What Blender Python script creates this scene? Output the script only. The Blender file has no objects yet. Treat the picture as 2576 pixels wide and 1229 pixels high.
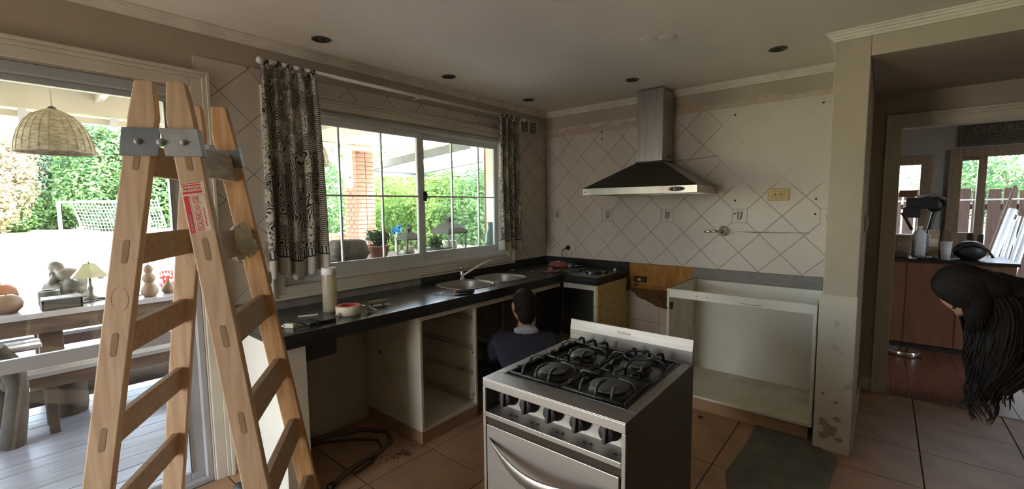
import bpy, bmesh, math, random
from mathutils import Vector, Matrix
random.seed(7)
scene = bpy.context.scene
COL = scene.collection
PI = math.pi

# ------------------------------------------------------------------ camera
FPX, YAW, PITCH, ROLL = 1113.34, .698, -.0866, -.0104
CAM = Vector((2.6925, -3.7651, 1.4534))
_f = Vector((-math.sin(YAW)*math.cos(PITCH), math.cos(YAW)*math.cos(PITCH), math.sin(PITCH)))
_r = Vector((math.cos(YAW), math.sin(YAW), 0))
_u = _r.cross(_f)
_c, _s = math.cos(ROLL), math.sin(ROLL)
_r, _u = _c*_r + _s*_u, -_s*_r + _c*_u
cd = bpy.data.cameras.new('camera'); cam = bpy.data.objects.new('camera', cd); COL.objects.link(cam)
cd.sensor_width = 36; cd.lens = 36*FPX/2576; cd.clip_start = .03; cd.clip_end = 400
cam.matrix_world = Matrix(((_r.x, _u.x, -_f.x, CAM.x), (_r.y, _u.y, -_f.y, CAM.y), (_r.z, _u.z, -_f.z, CAM.z), (0, 0, 0, 1)))
scene.camera = cam

# ------------------------------------------------------------------ world, sun, rear fill lamp, exposure
w = bpy.data.worlds.new('sky'); scene.world = w; w.use_nodes = True
wn = w.node_tree.nodes; wl = w.node_tree.links
sky = wn.new('ShaderNodeTexSky'); sky.sky_type = 'NISHITA'; sky.sun_disc = False
sky.sun_elevation = math.radians(52); sky.sun_rotation = math.radians(55); sky.air_density = 1.2; sky.dust_density = 2.5
hs = wn.new('ShaderNodeHueSaturation'); hs.inputs['Saturation'].default_value = .6; wl.new(sky.outputs[0], hs.inputs['Color']); wl.new(hs.outputs[0], wn['Background'].inputs[0]); wn['Background'].inputs[1].default_value = 1.5
sd = bpy.data.lights.new('sun', 'SUN'); sd.energy = 10.5; sd.angle = math.radians(.6); sd.color = (1, .95, .86)
sun = bpy.data.objects.new('sun', sd); COL.objects.link(sun)
sun.rotation_euler = Vector((-.42, -.36, -.83)).to_track_quat('-Z', 'Y').to_euler()
def area(name, loc, direction, sx, sy, power, color=(1, 1, 1), portal=False):
    d = bpy.data.lights.new(name, 'AREA'); d.shape = 'RECTANGLE'; d.size = sx; d.size_y = sy; d.energy = power; d.color = color
    if portal: d.cycles.is_portal = True
    o = bpy.data.objects.new(name, d); COL.objects.link(o); o.location = loc
    o.rotation_euler = Vector(direction).to_track_quat('-Z', 'Y').to_euler()
    return o
# added fill lamp outside an unseen rear opening, tilted up to brighten the ceiling
area('fill_rear_opening', (.72, -6.3, .9), (.12, 1, .40), 1.0, 1.7, 16, (1, .90, .78))
# portals guide the sky light through the openings in view
area('portal_patio_door', (-.16, -4.05, 1.0), (1, 0, 0), 2.1, 2.0, 1, portal=True)
area('portal_kitchen_window', (-.16, -1.63, 1.52), (1, 0, 0), 2.05, 1.05, 1, portal=True)
scene.view_settings.view_transform = 'Standard'; scene.view_settings.look = 'None'
scene.view_settings.gamma = 1; scene.view_settings.use_curve_mapping = False
scene.view_settings.exposure = 1.46

# ------------------------------------------------------------------ materials
def nodes_of(name):
    m = bpy.data.materials.new(name); m.use_nodes = True
    return m, m.node_tree.nodes, m.node_tree.links, m.node_tree.nodes['Principled BSDF']
def mat(name, c, rough=.6, metal=0., c2=None, scale=8., stretch=(1, 1, 1), mix=.5, bump=0., bscale=60., spec=.5, detail=4.,
        bstretch=None, sharp=None, extra=None):
    m, n, l, b = nodes_of(name)
    b.inputs['Roughness'].default_value = rough; b.inputs['Metallic'].default_value = metal
    b.inputs['Specular IOR Level'].default_value = spec
    tc = n.new('ShaderNodeTexCoord')
    if c2 is None: c2 = tuple(x*.82 for x in c)
    mp = n.new('ShaderNodeMapping'); mp.inputs['Scale'].default_value = stretch; l.new(tc.outputs['Object'], mp.inputs[0])
    t = n.new('ShaderNodeTexNoise'); t.inputs['Scale'].default_value = scale; t.inputs['Detail'].default_value = detail
    l.new(mp.outputs[0], t.inputs['Vector'])
    r = n.new('ShaderNodeValToRGB'); a, z = sharp or (.35, .68)
    r.color_ramp.elements[0].position = a; r.color_ramp.elements[1].position = z
    r.color_ramp.elements[0].color = (*c, 1); r.color_ramp.elements[1].color = (*c2, 1)
    l.new(t.outputs['Fac'], r.inputs[0]); l.new(r.outputs[0], b.inputs['Base Color'])
    if bump:
        mp2 = n.new('ShaderNodeMapping'); mp2.inputs['Scale'].default_value = bstretch or (1, 1, 1); l.new(tc.outputs['Object'], mp2.inputs[0])
        t2 = n.new('ShaderNodeTexNoise'); t2.inputs['Scale'].default_value = bscale; t2.inputs['Detail'].default_value = 3
        l.new(mp2.outputs[0], t2.inputs['Vector'])
        bp = n.new('ShaderNodeBump'); bp.inputs['Strength'].default_value = bump; bp.inputs['Distance'].default_value = .01
        l.new(t2.outputs['Fac'], bp.inputs['Height']); l.new(bp.outputs[0], b.inputs['Normal'])
    return m
def leaf_mat(name, c1, c2, trans=.45):
    m, n, l, b = nodes_of(name)
    tc = n.new('ShaderNodeTexCoord'); t = n.new('ShaderNodeTexNoise'); t.inputs['Scale'].default_value = 1.7; t.inputs['Detail'].default_value = 6
    l.new(tc.outputs['Object'], t.inputs['Vector']); r = n.new('ShaderNodeValToRGB')
    r.color_ramp.elements[0].position = .35; r.color_ramp.elements[1].position = .65
    r.color_ramp.elements[0].color = (*c1, 1); r.color_ramp.elements[1].color = (*c2, 1)
    l.new(t.outputs['Fac'], r.inputs[0]); l.new(r.outputs[0], b.inputs['Base Color']); b.inputs['Roughness'].default_value = .6
    tr = n.new('ShaderNodeBsdfTranslucent'); l.new(r.outputs[0], tr.inputs[0])
    mx = n.new('ShaderNodeMixShader'); mx.inputs[0].default_value = trans
    l.new(b.outputs[0], mx.inputs[1]); l.new(tr.outputs[0], mx.inputs[2]); l.new(mx.outputs[0], n['Material Output'].inputs[0])
    return m
def glass_mat(name, tint=(1, 1, 1), refl=.06, rough=.0):
    m, n, l, b = nodes_of(name)
    tr = n.new('ShaderNodeBsdfTransparent'); tr.inputs[0].default_value = (*tint, 1)
    g = n.new('ShaderNodeBsdfGlossy'); g.inputs['Roughness'].default_value = rough
    fr = n.new('ShaderNodeFresnel'); fr.inputs[0].default_value = 1.3
    mu = n.new('ShaderNodeMath'); mu.operation = 'MULTIPLY_ADD'; mu.inputs[1].default_value = 1.5; mu.inputs[2].default_value = refl - .02
    l.new(fr.outputs[0], mu.inputs[0]); mx = n.new('ShaderNodeMixShader')
    l.new(mu.outputs[0], mx.inputs[0]); l.new(tr.outputs[0], mx.inputs[1]); l.new(g.outputs[0], mx.inputs[2])
    l.new(mx.outputs[0], n['Material Output'].inputs[0]); n.remove(b)
    return m
def sheet_mat(name, c, trans=.7):
    m, n, l, b = nodes_of(name); b.inputs['Base Color'].default_value = (*c, 1); b.inputs['Roughness'].default_value = .5
    t = n.new('ShaderNodeTexNoise'); t.inputs['Scale'].default_value = 3
    tr = n.new('ShaderNodeBsdfTranslucent'); tr.inputs[0].default_value = (*c, 1)
    mx = n.new('ShaderNodeMixShader'); mx.inputs[0].default_value = trans
    l.new(b.outputs[0], mx.inputs[1]); l.new(tr.outputs[0], mx.inputs[2]); l.new(mx.outputs[0], n['Material Output'].inputs[0])
    return m
def curtain_mat(name, zh):
    """ink printed cotton: paisley rings, veins and dots in black on cream, dotted border at the sides, plain hem under z = zh"""
    m, n, l, b = nodes_of(name); b.inputs['Roughness'].default_value = .9
    uv = n.new('ShaderNodeUVMap'); uv.uv_map = 'UVMap'
    def math_(op, a, bb=None, c=None):
        k = n.new('ShaderNodeMath'); k.operation = op
        for i, v in enumerate((a, bb, c)):
            if v is None: continue
            if isinstance(v, (int, float)): k.inputs[i].default_value = v
            else: l.new(v, k.inputs[i])
        return k.outputs[0]
    nz = n.new('ShaderNodeTexNoise'); nz.inputs['Scale'].default_value = 9; nz.inputs['Detail'].default_value = 1; l.new(uv.outputs[0], nz.inputs['Vector'])
    mixv = n.new('ShaderNodeMix'); mixv.data_type = 'VECTOR'; mixv.inputs[0].default_value = .065
    l.new(uv.outputs[0], mixv.inputs[4]); l.new(nz.outputs['Color'], mixv.inputs[5])
    v = n.new('ShaderNodeTexVoronoi'); v.inputs['Scale'].default_value = 13.5; l.new(mixv.outputs[1], v.inputs['Vector'])
    ring = math_('SINE', math_('MULTIPLY', v.outputs['Distance'], 55.))
    vc = n.new('ShaderNodeSeparateColor'); l.new(v.outputs['Color'], vc.inputs[0])
    v2 = n.new('ShaderNodeTexVoronoi'); v2.inputs['Scale'].default_value = 85; l.new(uv.outputs[0], v2.inputs['Vector'])
    dots = math_('SUBTRACT', 1.35, math_('MULTIPLY', v2.outputs['Distance'], 4.))
    wv = n.new('ShaderNodeTexWave'); wv.inputs['Scale'].default_value = 26; wv.inputs['Distortion'].default_value = 16; wv.inputs['Detail'].default_value = 1; wv.inputs['Detail Scale'].default_value = .7
    l.new(uv.outputs[0], wv.inputs['Vector'])
    wav = math_('SUBTRACT', wv.outputs['Fac'], .50)
    s1 = math_('GREATER_THAN', vc.outputs[0], .42); s2 = math_('GREATER_THAN', vc.outputs[1], .62)
    def sel(f, a, bb): return math_('ADD', math_('MULTIPLY', a, math_('SUBTRACT', 1., f)), math_('MULTIPLY', bb, f))
    pat = math_('GREATER_THAN', sel(s2, sel(s1, wav, ring), dots), 0.)
    sep = n.new('ShaderNodeSeparateXYZ'); l.new(uv.outputs[0], sep.inputs[0])
    # u runs over the cloth's own width (0..1 scaled by .8 m), v is height in metres
    dash = math_('GREATER_THAN', math_('SINE', math_('MULTIPLY', sep.outputs[1], 520.)), .1)
    edge = math_('MULTIPLY', math_('GREATER_THAN', sep.outputs[0], .755), 1.)
    pat = sel(edge, pat, dash)
    dash2 = math_('GREATER_THAN', math_('SINE', math_('MULTIPLY', sep.outputs[0], 420.)), .2)
    band = math_('LESS_THAN', sep.outputs[1], zh+.045)
    pat = sel(band, pat, dash2)
    line = math_('MULTIPLY', math_('LESS_THAN', sep.outputs[1], zh+.008), 1.)
    pat = sel(line, pat, 1.)
    hem = math_('LESS_THAN', sep.outputs[1], zh)
    pat = sel(hem, pat, 0.)
    mc = n.new('ShaderNodeMix'); mc.data_type = 'RGBA'; l.new(pat, mc.inputs[0])
    mc.inputs[6].default_value = (.56, .52, .45, 1); mc.inputs[7].default_value = (.040, .038, .040, 1)
    l.new(mc.outputs[2], b.inputs['Base Color'])
    tr = n.new('ShaderNodeBsdfTranslucent'); l.new(mc.outputs[2], tr.inputs[0])
    mx = n.new('ShaderNodeMixShader'); mx.inputs[0].default_value = .35
    l.new(b.outputs[0], mx.inputs[1]); l.new(tr.outputs[0], mx.inputs[2]); l.new(mx.outputs[0], n['Material Output'].inputs[0])
    return m

M = {}
M['plaster'] = mat('beige_wall_paint', (.44, .375, .295), .9, c2=(.38, .325, .26), scale=2.5, bump=.12, bscale=180)
M['ceiling'] = mat('ceiling_paint', (.80, .735, .65), .95, c2=(.75, .685, .605), scale=1.2, bump=.15, bscale=160)
M['cornice'] = mat('cornice_paint', (.72, .67, .57), .8, bump=.05)
M['casing'] = mat('cream_casing_paint', (.60, .55, .46), .55, c2=(.53, .48, .40), scale=3)
M['alu'] = mat('white_aluminium', (.70, .71, .72), .4, c2=(.62, .63, .64), scale=4)
M['alu_door'] = mat('shaded_aluminium', (.40, .40, .41), .45, c2=(.35, .35, .36), scale=4)  # white aluminium of the door, its backlit shade put into the colour
M['tile'] = mat('glazed_wall_tile', (.58, .52, .46), .38, c2=(.50, .435, .375), scale=1.6, spec=.4, sharp=(.3, .8))
M['tile_grout'] = mat('wall_grout', (.37, .315, .26), .95, scale=9)
M['skim'] = mat('tile_under_cabinet', (.58, .525, .465), .4, c2=(.53, .475, .415), scale=2)
M['floor_tile'] = mat('terracotta_floor_tile', (.40, .24, .14), .5, c2=(.29, .175, .105), scale=5, bump=.04, bscale=40, spec=.15)
M['floor_grout'] = mat('floor_grout', (.07, .048, .035), .95, scale=12)
M['granite'] = mat('black_granite', (.020, .022, .022), .22, c2=(.035, .038, .036), scale=180, spec=.45)
M['cement'] = mat('bare_cement', (.27, .245, .215), .95, c2=(.20, .18, .16), scale=14, bump=.3, bscale=60)
M['white_board'] = mat('white_melamine', (.68, .655, .585), .55, c2=(.60, .565, .48), scale=4, sharp=(.4, .85))
M['dirty_board'] = mat('stained_melamine', (.62, .58, .47), .6, c2=(.42, .36, .24), scale=5, sharp=(.45, .9), detail=8)
M['yellow_board'] = mat('yellowed_board', (.56, .42, .18), .7, c2=(.25, .15, .05), scale=22, sharp=(.52, .8), detail=8)
M['dark_inside'] = mat('shaded_cabinet_inside', (.21, .21, .18), .7, c2=(.15, .15, .13), scale=6)  # unlit look of the open cabinets put into the colour
M['rust'] = mat('rust_stain', (.42, .21, .05), .9, c2=(.26, .11, .025), scale=14, stretch=(1.6, 1.6, .5), detail=8, bump=.2)
M['scorch'] = mat('scorched_plaster', (.13, .055, .018), .95, c2=(.06, .03, .015), scale=20, detail=8)
M['steel'] = mat('brushed_steel', (.40, .375, .35), .42, .9, c2=(.37, .35, .33), scale=14, stretch=(.3, 8, 8), bump=.03, bscale=90, bstretch=(.2, 6, 6))
M['steel_v'] = mat('chimney_steel', (.40, .38, .365), .30, .9, c2=(.31, .295, .285), scale=9, stretch=(8, 8, .3))
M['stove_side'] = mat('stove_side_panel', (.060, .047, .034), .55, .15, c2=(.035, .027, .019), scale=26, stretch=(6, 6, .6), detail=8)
M['hood_dark'] = mat('dark_hood_face', (.030, .027, .022), .35, .3, c2=(.040, .034, .027), scale=5)  # canopy front, darker than its steel sides
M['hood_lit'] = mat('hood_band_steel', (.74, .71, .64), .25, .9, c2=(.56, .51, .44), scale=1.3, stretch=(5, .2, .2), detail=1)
M['chrome'] = mat('chrome', (.72, .71, .69), .12, 1., scale=4)
M['black_iron'] = mat('cast_iron', (.016, .016, .015), .38, .1, c2=(.026, .026, .024), scale=30, bump=.1, bscale=120)
M['black_enamel'] = mat('black_enamel', (.012, .012, .012), .25, c2=(.02, .02, .019), scale=14)
M['burner'] = mat('burner_cap', (.085, .085, .08), .5, .2, c2=(.06, .06, .056), scale=20)
M['black_plastic'] = mat('black_plastic', (.016, .016, .016), .5, scale=20)
M['pine'] = mat('pine_stile', (.53, .36, .225), .6, c2=(.43, .275, .16), scale=9, stretch=(7, 7, .45), sharp=(.38, .66), detail=5)
M['pine_dark'] = mat('pine_stile_amber', (.52, .30, .14), .6, c2=(.37, .195, .08), scale=9, stretch=(6, 6, .4), sharp=(.4, .6), detail=5)
M['rung'] = mat('ply_rung', (.42, .28, .165), .65, c2=(.33, .21, .115), scale=10, stretch=(.5, 6, 6), detail=5)
M['ply'] = mat('ply_edge', (.58, .45, .31), .7, c2=(.14, .09, .055), scale=1, stretch=(1, 320, 1), sharp=(.49, .51), detail=0)
M['slot'] = mat('tenon_end', (.30, .19, .10), .8, scale=30)
M['zinc'] = mat('galvanised_plate', (.20, .21, .225), .5, .5, c2=(.15, .16, .17), scale=24)
M['zinc_light'] = mat('galvanised_light', (.36, .36, .355), .55, .4, c2=(.29, .29, .285), scale=24)
M['red_ink'] = mat('red_print', (.66, .035, .055), .7, c2=(.55, .03, .045), scale=60)
M['label'] = mat('cream_label', (.70, .57, .42), .7, scale=30)
M['white_paint'] = mat('white_paint', (.78, .75, .70), .5, scale=3)
M['cream_plastic'] = mat('yellowed_plastic', (.55, .43, .19), .5, c2=(.47, .35, .14), scale=8)
M['pale_plastic'] = mat('ivory_plastic', (.60, .56, .42), .5, scale=6)
M['glass'] = glass_mat('window_glass', (.97, .985, .98), .035)
m_, n_, l_, b_ = nodes_of('cloudy_jar_glass'); b_.inputs['Base Color'].default_value = (.62, .56, .44, 1); b_.inputs['Roughness'].default_value = .25
_t = n_.new('ShaderNodeBsdfTransparent'); _t.inputs[0].default_value = (.95, .92, .84, 1); _m = n_.new('ShaderNodeMixShader'); _m.inputs[0].default_value = .34
l_.new(_t.outputs[0], _m.inputs[1]); l_.new(b_.outputs[0], _m.inputs[2]); l_.new(_m.outputs[0], n_['Material Output'].inputs[0]); M['jar_glass'] = m_
M['red_tape'] = mat('red_tape_core', (.48, .03, .025), .5, scale=10)
M['tape'] = mat('cream_tape', (.74, .66, .52), .7, c2=(.64, .55, .42), scale=18)
M['red_tool'] = mat('dusty_red_plastic', (.22, .045, .035), .5, c2=(.13, .035, .03), scale=22)
M['teal'] = mat('teal_plastic', (.05, .13, .13), .5, scale=20)
M['brass'] = mat('dull_brass', (.50, .40, .18), .4, .7, scale=20)
M['hose'] = mat('brown_hose', (.12, .075, .05), .6, scale=30)
M['mat'] = mat('grey_floor_mat', (.145, .135, .105), .9, c2=(.10, .095, .075), scale=7, detail=8, bump=.2, bscale=30)
M['navy'] = mat('navy_cotton', (.028, .028, .05), .95, c2=(.02, .02, .036), scale=30, bump=.2, bscale=25)
M['grey_cloth'] = mat('pale_grey_cotton', (.36, .37, .42), .95, c2=(.27, .28, .32), scale=20)
M['jeans'] = mat('dark_trousers', (.03, .032, .045), .95, scale=30)
M['skin'] = mat('skin', (.50, .27, .18), .55, c2=(.44, .22, .15), scale=14)
M['hair'] = mat('black_hair', (.008, .0065, .006), .7, c2=(.014, .010, .008), scale=50, stretch=(4, 4, .5), spec=.2)
M['hall_floor'] = M['floor_tile']
M['redwood'] = mat('reddish_floorboard', (.15, .055, .028), .4, c2=(.10, .035, .02), scale=6, stretch=(8, .8, 1))
M['brown_panel'] = mat('brown_counter_panel', (.14, .055, .022), .55, c2=(.10, .038, .016), scale=4, stretch=(5, 5, .6))
M['far_wall'] = mat('far_room_wall', (.30, .27, .25), .9, scale=2)
M['far_wood'] = mat('far_room_timber', (.22, .15, .095), .6, c2=(.16, .105, .065), scale=6, stretch=(6, 6, .6))
M['sign'] = mat('dark_tin_sign', (.035, .026, .018), .6, c2=(.055, .04, .026), scale=20)
M['sign_ink'] = mat('faded_sign_lettering', (.16, .13, .095), .7, c2=(.10, .08, .06), scale=60)
M['tube'] = mat('pale_blue_white_tube', (.72, .76, .84), .4, scale=4)
M['fence'] = mat('weathered_fence', (.16, .10, .085), .9, c2=(.10, .065, .055), scale=8, stretch=(6, 6, .6))
M['wicker'] = mat('white_wicker', (.46, .385, .285), .8, c2=(.28, .225, .155), scale=1, stretch=(30, 30, 95), sharp=(.42, .6), bump=.5, bscale=1, bstretch=(40, 40, 110))
M['dark_wicker'] = mat('dark_wicker', (.085, .06, .045), .8, c2=(.04, .028, .02), scale=1, stretch=(70, 70, 120), sharp=(.42, .6), bump=.5, bscale=1, bstretch=(70, 70, 120))
M['deck'] = mat('weathered_deck_board', (.31, .315, .38), .28, c2=(.22, .22, .265), scale=4, stretch=(9, .7, 1), detail=6, spec=.8)  # bluish sky reflection put into the weathered board colour
M['table_top'] = mat('table_top_board', (.46, .43, .45), .25, c2=(.36, .32, .32), scale=5, stretch=(6, .6, 1), spec=.7)  # pale lavender tone stands for sky reflected in the boards
M['table_wood'] = mat('brown_table_timber', (.155, .095, .065), .6, c2=(.10, .06, .042), scale=6, stretch=(5, .8, 5))
M['log'] = mat('dark_log_bark', (.085, .065, .052), .9, c2=(.045, .035, .03), scale=14, stretch=(1, .4, 1), bump=.6, bscale=20)
M['bronze'] = mat('dark_statue_bronze', (.13, .11, .08), .6, .2, c2=(.09, .075, .055), scale=12)
M['lampshade'] = mat('pale_green_shade', (.36, .33, .19), .6, scale=12)
M['gourd'] = mat('brown_gourd', (.25, .15, .085), .6, c2=(.17, .10, .06), scale=8)
M['orange_gourd'] = mat('orange_gourd', (.42, .16, .07), .6, c2=(.30, .11, .05), scale=6)
M['darkbox'] = mat('dark_box_wood', (.075, .062, .05), .6, c2=(.05, .042, .034), scale=16)
M['beam'] = mat('cream_beam_paint', (.74, .66, .47), .7, c2=(.68, .60, .42), scale=3)
M['brick'] = mat('orange_brick', (.36, .165, .10), .9, c2=(.27, .12, .075), scale=7, bump=.4, bscale=50)
M['mortar'] = mat('brick_mortar', (.26, .165, .12), .95, scale=12)
M['grey_beam'] = mat('grey_pergola_paint', (.17, .185, .17), .6, scale=4)
M['awning'] = sheet_mat('translucent_awning', (.86, .92, .93), .75)
M['lawn'] = mat('sunlit_lawn', (.40, .44, .22), .95, c2=(.50, .50, .30), scale=.8, detail=8)
M['soil'] = mat('garden_soil', (.16, .17, .07), .95, scale=2)
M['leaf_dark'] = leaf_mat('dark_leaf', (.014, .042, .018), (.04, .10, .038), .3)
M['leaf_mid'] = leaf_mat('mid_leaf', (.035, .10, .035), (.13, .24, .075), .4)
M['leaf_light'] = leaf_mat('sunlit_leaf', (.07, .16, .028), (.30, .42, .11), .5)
M['leaf_pink'] = leaf_mat('pinkish_dry_leaf', (.22, .18, .10), (.38, .30, .21), .4)
M['bark'] = mat('tree_bark', (.16, .115, .08), .9, scale=8, stretch=(4, 4, .6), bump=.5, bscale=14)
M['white_plastic'] = mat('white_garden_plastic', (.74, .74, .78), .45, scale=4)
M['terracotta'] = mat('terracotta_pot', (.42, .20, .12), .85, scale=8)
M['lantern'] = mat('grey_green_lantern_metal', (.09, .10, .085), .5, .5, scale=12)
M['candle'] = mat('cream_candle', (.78, .76, .55), .6, scale=4)
M['blue_cloth'] = mat('bright_blue_plastic', (.04, .38, .75), .5, scale=6)
M['teal_vase'] = mat('teal_glazed_bottle', (.055, .15, .16), .3, c2=(.09, .2, .2), scale=8)
M['net'] = mat('white_netting', (.85, .85, .85), .8, scale=4)
M['goal'] = mat('white_goal_paint', (.88, .88, .88), .5, scale=2)
M['flower'] = mat('green_tile_motif', (.20, .23, .20), .6, c2=(.27, .27, .22), scale=90)
M['hole'] = mat('drill_hole', (.045, .03, .02), .95, scale=10)
M['lamp_black'] = mat('dark_downlight_reflector', (.04, .036, .032), .4, .2, scale=10)
M['lamp_ring'] = mat('bronze_downlight_ring', (.085, .075, .062), .45, .4, scale=10)
M['red_lamp'] = mat('orange_button', (.75, .20, .10), .4, scale=10)
M['basket'] = mat('brown_basket', (.16, .10, .055), .8, c2=(.09, .055, .03), scale=1, stretch=(60, 60, 90), sharp=(.42, .6))
M['white_jug'] = mat('milky_plastic', (.52, .52, .54), .5, scale=6)
M['carton'] = mat('printed_carton', (.30, .20, .10), .8, c2=(.36, .28, .19), scale=26, sharp=(.45, .55))
M['scar'] = mat('chased_plaster', (.36, .30, .25), .95, scale=20)
M['stripe'] = mat('red_white_stripe', (.7, .08, .07), .7, c2=(.8, .8, .8), scale=1, stretch=(1, 42, 30), sharp=(.49, .51), detail=0)

# ------------------------------------------------------------------ mesh builder
MW = {}
class MB:
    def __init__(s): s.v = []; s.f = []; s.sm = []
    def add(s, vs, fs, smooth=False, T=None):
        o = len(s.v)
        for p in vs:
            p = Vector(p)
            s.v.append(T @ p if T else p)
        for f in fs: s.f.append([i+o for i in f]); s.sm.append(smooth)
        return s
    def box(s, x0, x1, y0, y1, z0, z1, T=None):
        x0, x1 = min(x0, x1), max(x0, x1); y0, y1 = min(y0, y1), max(y0, y1); z0, z1 = min(z0, z1), max(z0, z1)
        v = [(x0, y0, z0), (x1, y0, z0), (x1, y1, z0), (x0, y1, z0), (x0, y0, z1), (x1, y0, z1), (x1, y1, z1), (x0, y1, z1)]
        return s.add(v, [(3, 2, 1, 0), (4, 5, 6, 7), (0, 1, 5, 4), (1, 2, 6, 5), (2, 3, 7, 6), (3, 0, 4, 7)], T=T)
    def ring(s, axis, a, b, u0, u1, v0, v1, l=0, r=0, lo=0, hi=0):
        """rectangular frame in the plane across axis ('x': u=y, v=z; 'y': u=x, v=z), butt jointed so no faces coincide"""
        def bx(p0, p1, q0, q1): return s.box(a, b, p0, p1, q0, q1) if axis == 'x' else s.box(p0, p1, a, b, q0, q1)
        if l: bx(u0, u0+l, v0, v1)
        if r: bx(u1-r, u1, v0, v1)
        if lo: bx(u0+l, u1-r, v0, v0+lo)
        if hi: bx(u0+l, u1-r, v1-hi, v1)
        return s
    def hexa(s, bottom, top):
        return s.add(list(bottom)+list(top), [(3, 2, 1, 0), (4, 5, 6, 7), (0, 1, 5, 4), (1, 2, 6, 5), (2, 3, 7, 6), (3, 0, 4, 7)])
    def prism(s, poly, axis, a, b, T=None):
        """poly: 2d points in the plane across axis ('x': (y,z), 'y': (x,z), 'z': (x,y)), extruded from a to b"""
        n = len(poly)
        def P(p, t): return (t, p[0], p[1]) if axis == 'x' else (p[0], t, p[1]) if axis == 'y' else (p[0], p[1], t)
        v = [P(p, a) for p in poly]+[P(p, b) for p in poly]
        fs = [list(range(n))[::-1], list(range(n, 2*n))]+[(i, (i+1) % n, n+(i+1) % n, n+i) for i in range(n)]
        return s.add(v, fs, T=T)
    def tube(s, pts, r, n=8, cap=True, T=None, smooth=True):
        pts = [Vector(p) for p in pts]; rs = r if isinstance(r, (list, tuple)) else [r]*len(pts)
        vs = []; fs = []; prev = None
        for i, p in enumerate(pts):
            d = (pts[min(i+1, len(pts)-1)]-pts[max(i-1, 0)])
            d = d.normalized() if d.length > 1e-9 else Vector((0, 0, 1))
            if prev is None:
                a = d.orthogonal().normalized()
            else:
                a = prev-d*prev.dot(d); a = a.normalized() if a.length > 1e-6 else d.orthogonal().normalized()
            prev = a; b = d.cross(a)
            for k in range(n):
                t = 2*PI*k/n; vs.append(p+(a*math.cos(t)+b*math.sin(t))*rs[i])
        for i in range(len(pts)-1):
            for k in range(n): fs.append((i*n+k, i*n+(k+1) % n, (i+1)*n+(k+1) % n, (i+1)*n+k))
        s.add(vs, fs, smooth, T)
        if cap:
            o = len(s.v)-len(vs); m = len(pts)-1
            s.f.append([o+k for k in range(n)][::-1]); s.sm.append(False); s.f.append([o+m*n+k for k in range(n)]); s.sm.append(False)
        return s
    def lathe(s, prof, c=(0, 0, 0), n=24, T=None, sx=1, sy=1, smooth=True, exp=2):
        vs = []; fs = []
        for (r, z) in prof:
            for k in range(n):
                t = 2*PI*k/n; ct, st = math.cos(t), math.sin(t)
                if exp != 2:
                    ct = math.copysign(abs(ct)**(2/exp), ct); st = math.copysign(abs(st)**(2/exp), st)
                vs.append((c[0]+r*ct*sx, c[1]+r*st*sy, c[2]+z))
        for i in range(len(prof)-1):
            for k in range(n): fs.append((i*n+k, i*n+(k+1) % n, (i+1)*n+(k+1) % n, (i+1)*n+k))
        return s.add(vs, fs, smooth, T)
    def ball(s, c, rx, ry=None, rz=None, n=14, T=None):
        ry = ry or rx; rz = rz or rx; m = n//2+1
        prof = [(max(math.sin(PI*i/m), .001), -math.cos(PI*i/m)) for i in range(m+1)]
        vs = []; fs = []
        for (r, z) in prof:
            for k in range(n):
                t = 2*PI*k/n; vs.append((c[0]+rx*r*math.cos(t), c[1]+ry*r*math.sin(t), c[2]+rz*z))
        for i in range(m):
            for k in range(n): fs.append((i*n+k, i*n+(k+1) % n, (i+1)*n+(k+1) % n, (i+1)*n+k))
        return s.add(vs, fs, True, T)
    def quad(s, a, b, c, d): return s.add([a, b, c, d], [(0, 1, 2, 3)])
    def build(s, name, m, parent=None, bevel=0., world=True, seg=2, solid=0., uvs=None, kind=None):
        me = bpy.data.meshes.new(name)
        vs = s.v
        if parent is not None and world:
            inv = MW[parent.name].inverted(); vs = [inv @ p for p in vs]
        me.from_pydata([tuple(p) for p in vs], [], s.f)
        me.polygons.foreach_set('use_smooth', s.sm)
        me.update()
        o = bpy.data.objects.new(name, me); COL.objects.link(o)
        for mm in (m if isinstance(m, (list, tuple)) else [m]): me.materials.append(mm)
        if parent is not None: o.parent = parent; MW[o.name] = MW[parent.name]
        else: MW[o.name] = Matrix.Identity(4)
        if uvs:
            lay = me.uv_layers.new(name='UVMap')
            for lp in me.loops: lay.data[lp.index].uv = uvs[lp.vertex_index]
        if solid:
            md = o.modifiers.new('solid', 'SOLIDIFY'); md.thickness = solid
        if bevel:
            md = o.modifiers.new('bevel', 'BEVEL'); md.width = bevel; md.segments = seg; md.limit_method = 'ANGLE'; md.angle_limit = .6
        if kind: o['kind'] = kind
        return o
def box(*a, **k): return MB().box(*a, **k)
def thing(name, label, cat, loc=(0, 0, 0), rz=0., group=None):
    o = bpy.data.objects.new(name, None); COL.objects.link(o); o.empty_display_size = .05
    o.location = loc; o.rotation_euler = (0, 0, rz); o['label'] = label; o['category'] = cat
    if group: o['group'] = group
    MW[o.name] = Matrix.Translation(loc) @ Matrix.Rotation(rz, 4, 'Z')
    return o
def tag(o, label, cat, group=None):
    o['label'] = label; o['category'] = cat
    if group: o['group'] = group
    return o
def struct(o): o['kind'] = 'structure'; return o
def child_copy(src, parent, T=None):
    c = src.copy(); COL.objects.link(c); c.parent = parent
    if T is not None: c.matrix_local = T
    return c
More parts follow.
